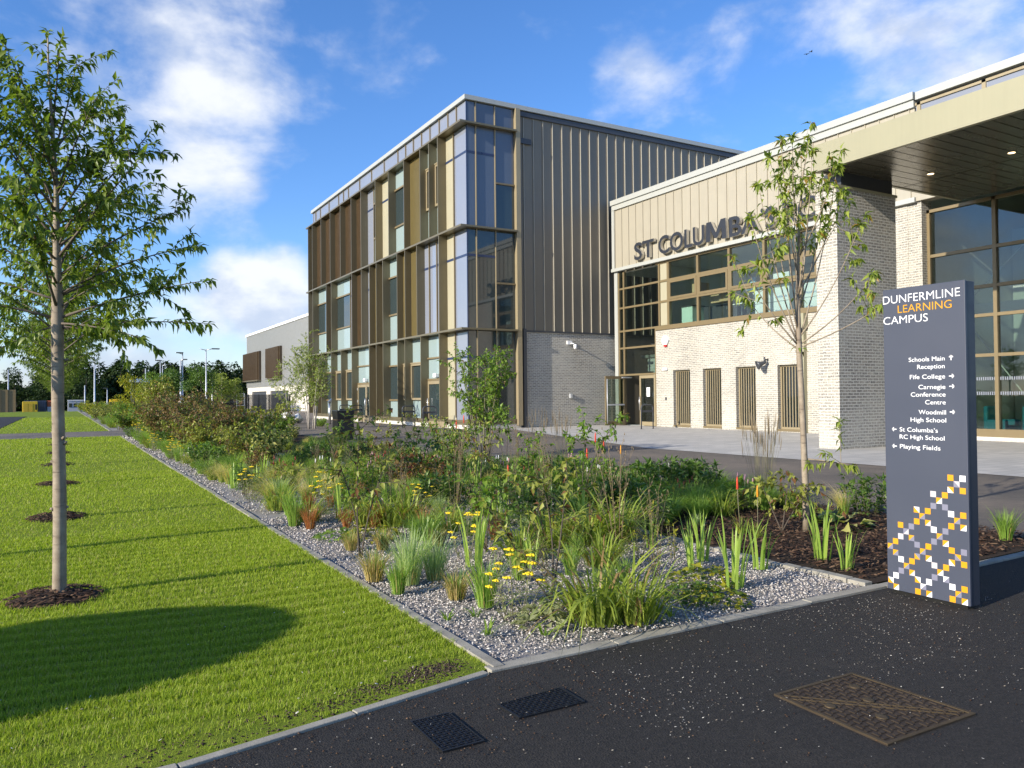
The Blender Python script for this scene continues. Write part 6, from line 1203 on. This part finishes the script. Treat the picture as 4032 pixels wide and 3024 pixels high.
# ------------------------------------------------------------------ plants of the bed: where each one stands
def put(key, x, y, s=1.0, label=None, group=None, v=None, rz=None):
    d = PR[key]; i = (d['n'] if v is None else v) % len(d['objs']); d['n'] += 1; r = random.Random(int(x*977+y*131)); o = place(d['objs'][i], d['used'][i], x, y, 0, r.uniform(0, 6.28) if rz is None else rz, s); o['category'] = d['cat']; o['label'] = label or d['name']; o['group'] = group or 'plants in the gravel bed'; o['_k'] = key; return o
heroes = [('blond',2.2,6.1,1.0,'straw-blond grass clump nearest the lawn edging'),('sedge',2.21,5.61,.8,'small upright wispy clump just in front of the blond grass'),('blue',2.40,5.84,1.15,'tall blue-green grass clump beside the blond grass'),('blue',2.64,5.88,.95,'arching blue-green grass clump, right of the taller one'),('blond',2.52,5.23,.85,'low blond grass clump left of the dark green sedge'),('sedge',2.6,4.92,1.0,'dark green spiky sedge clump behind the yellow yarrow'),
 ('yarrow',2.62,4.55,.85,'yellow yarrow in flower nearest the bed corner'),('grey',2.72,4.36,.75,'grey felted rosette at the foot of the yarrow'),('grey',2.95,4.55,.7,'grey felted rosette between yarrow and daylilies'),('day',3.06,4.22,.95,'large arching daylily clump nearest the front kerb, left one'),('day',3.27,4.10,.9,'large arching daylily clump nearest the front kerb, right one'),
 ('cover',4.46,4.68,.9,'yellow-green ground cover left of the upright iris'),('cover',4.05,4.39,.75,'yellow-green ground cover beside the daylilies'),('cover',4.08,4.19,.8,'yellow-green ground cover close to the front kerb'),('iris',4.61,4.97,1.0,'upright iris fan behind the ground cover'),('iris',4.98,5.25,.95,'upright iris fan near the sett edging'),('iris',4.47,4.39,1.15,'tallest bright iris fan near the front kerb'),
 ('iris',3.15,6.15,1.2,'lone tall iris among the grasses'),('iris',3.11,7.1,.7,'small dark iris behind the blue-green grass'),('weed',2.23,4.77,.9,'tiny weed tuft near the lawn edging'),('weed',2.42,4.73,1.0,'tiny weed tuft right of the other tuft'),('weed',2.3,4.33,1.3,'flat weed in the gravel near the bed corner'),('weed',2.6,4.14,1.2,'flat weed in the gravel by the front kerb'),('weed',3.55,4.05,1.0,'small weed between daylilies and front kerb'),
 ('blond',2.72,7.3,.8,'blond grass clump right of the two-stemmed sapling'),('blond',3.28,7.22,.75,'small blond grass clump in the middle of the gravel'),('blond',2.45,7.45,.75,'blond grass clump at the foot of the sapling'),('rust',2.83,8.75,.9,'rust-red sedge nearest the lawn edging'),('rust',3.1,8.58,1.0,'rust-red sedge in front of the dark daylilies'),('rust',3.58,8.26,.9,'rust-red sedge right of the dark daylilies'),('rust',4.09,7.5,.9,'rust-red sedge in mid gravel'),('rust',4.4,6.5,.8,'rust-red sedge under the arching daylilies'),
 ('day',3.09,8.73,.85,'dark daylily clump behind the rust sedges, left'),('day',3.3,8.59,.85,'dark daylily clump behind the rust sedges, middle'),('day',3.52,8.61,.85,'dark daylily clump behind the rust sedges, right'),('iris',2.99,9.45,1.1,'bright iris fan behind the dark daylilies'),('day',4.2,6.57,1.0,'green daylily clump in the centre of the bed, left'),('day',4.57,6.45,1.05,'green daylily clump in the centre of the bed, middle'),('day',4.93,6.45,1.0,'green daylily clump by the sett edging'),
 ('yarrow',3.22,6.5,.8,'yellow yarrow in the middle of the gravel'),('yarrow',2.95,9.9,1.0,'yellow yarrow before the feather grasses'),('yarrow',4.0,9.3,.7,'small yellow yarrow behind the daylilies'),('spurge',5.3,6.3,1.0,'lime spurge shoots by the curve of the setts'),('spurge',4.82,5.45,.9,'lime spurge shoots left of the iris fans'),('spurge',4.56,5.61,.7,'small lime spurge shoot in the gravel'),
 ('yarrow',2.45,12.0,.9,'yellow yarrow far along the lawn edging'),('pony',2.5,11.0,1.0,'feather grass nearest the lawn edging'),('pony',2.95,10.9,.9,'second feather grass, behind the yellow yarrow'),('pony',3.35,11.2,1.05,'third feather grass, leaning to the right'),('sedge',2.35,9.2,1.1,'tall wispy green clump beside the lawn edging'),('rust',2.45,8.9,1.0,'rust-red sedge beside the wispy green clump'),('cover',2.55,8.2,.8,'yellow-green ground cover by the lawn edging'),('cover',2.85,8.0,1.0,'larger yellow-green ground cover beside the sapling'),('spurge',2.58,7.75,.8,'lime shoots in the gravel by the sapling'),('dark',2.45,12.6,.55,'small dark leafy bush beside the lawn edging'),
 ('poker',6.3,6.05,.68,'red-hot poker with scarlet spike near the young tree',0),('poker',6.22,5.75,.62,'orange poker just right of the scarlet one',1),('poker',6.6,9.4,.8,'scarlet poker in the middle of the bed',0),('poker',8.0,10.3,.75,'yellow-orange poker near the road edge',1),('poker',7.5,10.2,.8,'dark red poker beside the yellow-orange one',2),('poker',8.1,16.6,.95,'dark red poker in front of the multi-stemmed shrub',2),('poker',4.9,8.6,.7,'low red poker half hidden among daylilies',0),
 ('reed',8.15,7.45,.82,'tall feather reed grass left of the young tree'),('reed',8.5,7.75,.85,'tall feather reed grass behind the other reed grass'),('reed',8.5,13.7,.85,'tall feather reed grass before the open entrance door'),('reed',8.55,12.9,.85,'tall feather reed grass right of the entrance door view'),
 ('berg',7.53,5.75,1.0,'round-leaved plant on the mulch right of the young tree'),('berg',7.75,6.25,1.0,'round-leaved plant behind the young tree stem'),('iris',5.15,4.75,.9,'iris fan at the mulch edge'),('iris',5.9,4.7,1.1,'iris with two long leaves beside the sign'),('iris',5.75,4.35,.75,'short iris in the mulch next to the sign'),('leafy',8.6,6.2,.9,'leafy plant left of the sign near the road'),('sedge',8.2,4.35,.9,'tuft of seeding grass right of the sign'),('sedge',7.2,4.25,.6,'small grass tuft just behind the sign edge'),('pony',8.3,6.3,.8,'feathery grass between young tree and sign'),
 ('fine',6.95,7.4,1.1,'broad mound of fine green grass behind the mulch'),('fine',7.3,7.9,1.0,'second mound of fine green grass'),('leafy',6.3,7.7,1.0,'bright leafy plant at the front of the mulch planting',1),('leafy',6.0,8.2,1.0,'leafy plant beside the green daylilies',1),('leafy',7.9,8.6,1.1,'dark leafy plant behind the fine grass',0),('leafy',6.9,8.6,1.1,'dark leafy plant in the mulch planting',2),('daisy',8.1,9.2,1.0,'white-flowered daisy near the road edge'),('daisy',7.0,9.6,1.0,'white-flowered daisy in the middle of the bed'),('pink',5.6,12.9,1.0,'pale pink bistort in front of the tarmac, left'),('pink',6.2,12.5,1.0,'pale pink bistort in front of the tarmac, right'),('pink',4.3,12.0,1.0,'pink-flowered bistort among the feather grasses',0),('pink',7.6,8.9,.9,'dark red flowers among the leafy plants',1)]
GS = {'day': 1.4, 'iris': 1.05, 'sedge': 1.2, 'blue': 1.25, 'blond': 1.2, 'rust': 1.2, 'pony': 1.2, 'cover': 1.15, 'yarrow': .95, 'weed': 1.1}
for h in heroes: put(h[0], h[1], h[2], h[3]*GS.get(h[0], 1.0), h[4], v=h[5] if len(h) > 5 else None)
s1 = sapling(281, [[(0,0,0), (-.02,.02,.55), (-.33,.05,1.15)], [(.01,0,0), (.05,.0,.45), (.28,.12,1.0)], [(-.01,0,0), (-.05,0,.6), (.02,-.1,1.2)]], F_olive); s1.location = (2.42, 7.08, 0); tag(s1, 'two-stemmed dark sapling with olive leaves near the lawn edging', 'shrub', 'saplings in the bed')
s2 = sapling(282, [[(0,0,0), (.1,0,.5), (.13,.05,1.02)], [(0,0,0), (-.2,0,.25), (-.32,.0,.5)], [(0,0,0), (.06,.1,.4), (-.05,.1,.85)]], F_olive); s2.location = (3.11, 4.86, 0); tag(s2, 'bent dark sapling rising behind the nearest yarrow', 'shrub', 'saplings in the bed')
s3 = sapling(283, [[(0,0,0), (.0,0,.4), (.1,.05,.62)], [(0,0,0), (-.1,0,.3), (-.1,0,.55)]], F_mid, .09); s3.location = (3.54, 6.67, 0); tag(s3, 'short leafy sapling among the irises', 'shrub', 'saplings in the bed')
s4 = sapling(284, [[(0,0,0), (.1,0,.7), (.55,.05,1.2)], [(0,0,0), (.0,.1,.6), (.1,.1,1.0)], [(0,0,0), (-.1,.1,.5), (-.15,.1,.9)]], F_mid, .1); s4.location = (6.3, 9.0, 0); tag(s4, 'leaning sapling with big leaves before the paving', 'shrub', 'saplings in the bed')
s5 = sapling(285, [[(0,0,0), (.05,0,.5), (.15,.05,.9)], [(0,0,0), (-.1,.1,.5), (-.25,.1,.85)], [(0,0,0), (.1,.1,.5), (.45,.1,.7)]], F_dark, .1); s5.location = (5.2, 12.6, 0); tag(s5, 'dark-leaved sapling in front of the bare tarmac', 'shrub', 'saplings in the bed')
s6 = sapling(286, [[(0,0,0), (.05,0,.35), (.1,.05,.6)], [(0,0,0), (-.1,.1,.3), (-.2,.1,.55)], [(0,0,0), (.1,-.1,.3), (.3,-.1,.5)]], F_olive, .085); s6.location = (6.75, 5.9, 0); tag(s6, 'low spreading sapling at the foot of the young tree', 'shrub', 'saplings in the bed')
# fuller planting farther back, each plant placed on its own
FILL = []
rr = random.Random(9)
def fill(n, x0, x1, y0, y1, keys, dmin, s=(.8, 1.15), avoid=()):
    c = 0; tries = 0
    while c < n and tries < n*40:
        tries += 1; x, y = rr.uniform(x0, x1), rr.uniform(y0, y1)
        if any(math.hypot(x-a, y-b) < dmin for a, b in FILL) or any(a <= x <= b and p <= y <= q for a, b, p, q in avoid): continue
        k_ = rr.choice(keys); sc_ = rr.uniform(*s)
        if .24 < x/y < .46 and y > 13.5 and y < 36: k_, sc_ = (k_ if k_ not in ('bush', 'dark', 'dog') else rr.choice(('leafy', 'day', 'fine', 'dog'))), min(sc_, .85)
        if k_ == 'dog' and .24 < x/y < .46: sc_ = .7
        FILL.append((x, y)); put(k_, x, y, sc_, None, 'fill'); c += 1
for h in heroes: FILL.append((h[1], h[2]))
fill(13, 3.2, 5.3, 5.4, 7.2, ['iris', 'sedge', 'day', 'stalk', 'blue', 'stalk'], .36, (.7, 1.1))
fill(4, 3.2, 4.4, 4.6, 5.4, ['sedge', 'blue', 'stalk'], .33, (.6, .9))
fill(20, 3.2, 8.2, 8.6, 18, ['sap', 'red', 'stalk', 'sap', 'stalk', 'red'], .6, (.85, 1.15))
fill(34, 3.0, 6.4, 6.2, 10.2, ['sedge', 'fine', 'stalk', 'pony', 'leafy', 'sedge', 'blue'], .30, (.5, .95))
fill(30, 3.5, 8.4, 10, 14.5, ['fine', 'stalk', 'sedge', 'leafy', 'pony'], .30, (.6, 1.0))
fill(34, 5.9, 8.6, 7.0, 10.5, ['fine', 'leafy', 'sedge', 'fine', 'day', 'sedge', 'pink', 'leafy'], .30, (.8, 1.1))
fill(22, 3.7, 6.3, 7.0, 10, ['day', 'iris', 'stalk', 'rust', 'sedge', 'day', 'fine', 'pony'], .36, (.85, 1.2))
fill(14, 2.5, 3.8, 9.4, 12, ['blue', 'day', 'sedge', 'iris', 'rust'], .33, (.9, 1.2))
fill(44, 4.0, 8.4, 10, 13.8, ['leafy', 'day', 'pink', 'fine', 'iris', 'sedge', 'daisy', 'day', 'fine'], .36, (.8, 1.1))
fill(46, 2.45, 5.4, 10, 15.5, ['day', 'iris', 'pony', 'day', 'pink', 'sedge', 'blue', 'fine', 'day'], .36, (.85, 1.15))
fill(56, 2.45, 7.8, 13.5, 19, ['dog', 'day', 'iris', 'fine', 'leafy', 'pink', 'pony', 'day', 'fine', 'blue'], .42, (.85, 1.2))
fill(46, 2.5, 7.9, 18.5, 25.5, ['dog', 'bush', 'fine', 'day', 'dog', 'fine', 'pony', 'day'], .6, (.8, 1.15))
fill(24, 2.6, 7.4, 25.5, 35.6, ['dog', 'bush', 'day', 'dog', 'fine'], .85, (.9, 1.2))
fill(40, 2.3, 3.1, 14, 36, ['day', 'fine', 'iris', 'sedge', 'leafy', 'yarrow', 'fine'], .38, (.8, 1.15))
fill(30, 2.25, 3.0, 43.2, 76, ['fine', 'leafy', 'dog', 'day', 'fine'], .7, (1.0, 1.5))
for i, (x, y, s) in enumerate(((3.1, 23.6, .85), (3.3, 25.5, 1.0), (2.95, 27.3, 1.1), (3.9, 26.6, 1.1), (3.5, 28.8, 1.15), (4.5, 28.9, 1.1), (4.4, 24.6, .95), (3.2, 31, 1.1))):
    FILL.append((x, y)); put('copper', x, y, s, ['brown-leaved copper bush nearest along the lawn edging', 'brown-leaved copper bush second along the lawn edging', 'tall copper bush in the middle of the brown group', 'tall copper bush at the right of the brown group', 'copper bush behind the tall pair', 'copper bush at the back right of the brown group', 'lower copper bush right of the nearest', 'farthest copper bush before the crossing path'][i], 'copper bushes beside the lawn')
fill(30, 2.35, 7.5, 43.5, 60, ['bush', 'bush', 'dog', 'copper', 'bush'], 1.0, (.8, 1.1)); fill(46, 2.3, 10, 60, 118, ['bush', 'bush', 'dog'], 1.5, (.8, 1.25))
for x, y, s in ((2.7, 43.6, .7), (3.3, 43.4, .75), (3.9, 43.8, .7)): put('bush', x, y, s, 'low yellow-flowered mound at the corner past the crossing path', 'yellow mounds past the crossing path', 2)
fill(8, 9.4, 13.0, 38, 48, ['dog', 'leafy', 'fine', 'bush'], 1.0, (.8, 1.1)); fill(7, 13, 22, 92, 95, ['bush', 'fine'], 1.2, (.6, .9))
# ------------------------------------------------------------------ labels of the fuller planting: what each plant is and what it stands by
KIND = {'yarrow': 'yellow yarrow', 'stalk': 'thin brown seeding stalks', 'red': 'small reddish shrub', 'sap': 'thin leafy sapling', 'spurge': 'lime-green spurge shoots', 'day': 'arching daylily', 'iris': 'upright iris fan', 'sedge': 'spiky green sedge', 'fine': 'fine green grass mound', 'leafy': 'bushy leafy perennial', 'pink': 'spiky-flowered bistort', 'dog': 'leafy dogwood shrub', 'dark': 'dark-leaved woody shrub', 'pony': 'pale feather grass', 'rust': 'rust-red sedge', 'blue': 'blue-green grass clump', 'bush': 'dense hedge bush', 'daisy': 'white-flowered daisy', 'copper': 'brown-leaved copper bush'}
MARKS = [('the young tree', 7.04, 5.82, 2.3), ('the litter bin', 8.75, 27.4, 5), ('the multi-stemmed tree', 8.98, 17.1, 3.2), ('the copper bushes', 3.4, 27, 4.5), ('the tall reed grasses', 7.8, 7.8, 2.2), ('the farther reed grass', 8.0, 13.1, 2.2), ('the feather grasses', 2.9, 11, 2), ('the dark-leaved sapling', 5.2, 12.6, 1.8), ('the leaning sapling', 6.3, 9.0, 1.8), ('the dark daylilies', 3.3, 8.6, 1.5), ('the tall birch', 10.6, 38.2, 6), ('the black fence', 16, 95, 9), ('the yellow-green tree', 5.4, 76, 10), ('the olive tree', 5.6, 58, 9), ('the corner past the crossing path', 3.3, 43.6, 6)]
def zone(x, y):
    e = 'beside the lawn edging' if x < 3.4 else ('near the road edge' if x > 6.6 else 'in mid bed')
    return e
rows = {}
for o in list(scene.objects):
    if o.get('group') == 'fill':
        k = o['_k']; x, y = o.location.x, o.location.y; best = min(MARKS, key=lambda m: math.hypot(x-m[1], y-m[2])/m[3]); d = math.hypot(x-best[1], y-best[2])
        where = (('close to ' if d < best[3]*.5 else 'not far from ')+best[0]) if d < best[3]*1.1 else (zone(x, y)+(' before the crossing path' if y < 36 else ' beyond the crossing path'))
        rows.setdefault((k, where), []).append(o)
ORD = ['nearest', 'second nearest', 'third nearest', 'fourth nearest']
for (k, where), os_ in rows.items():
    os_.sort(key=lambda o: o.location.y)
    for i, o in enumerate(os_):
        o['group'] = KIND[k]+' plants in the fuller planting'
        far = o.location.y > 43
        if len(os_) == 1: o['label'] = KIND[k]+' '+where
        elif i < 3 and not far: o['label'] = (ORD[i]+' '+KIND[k]+' '+where)
        else: o['label'] = KIND[k]+', one of several '+where if not far else 'one of several '+KIND[k]+' plants '+where
for o in scene.objects:
    if '_k' in o.keys() or o.get('category') in ('wood',): o['kind'] = o.get('kind') or 'thing'
    if '_k' in o.keys(): del o['_k']
for d in PR.values():                       # models never placed
    for i, u in enumerate(d['used']):
        if not u:
            for c in [*d['objs'][i].children_recursive, d['objs'][i]]: bpy.data.objects.remove(c)
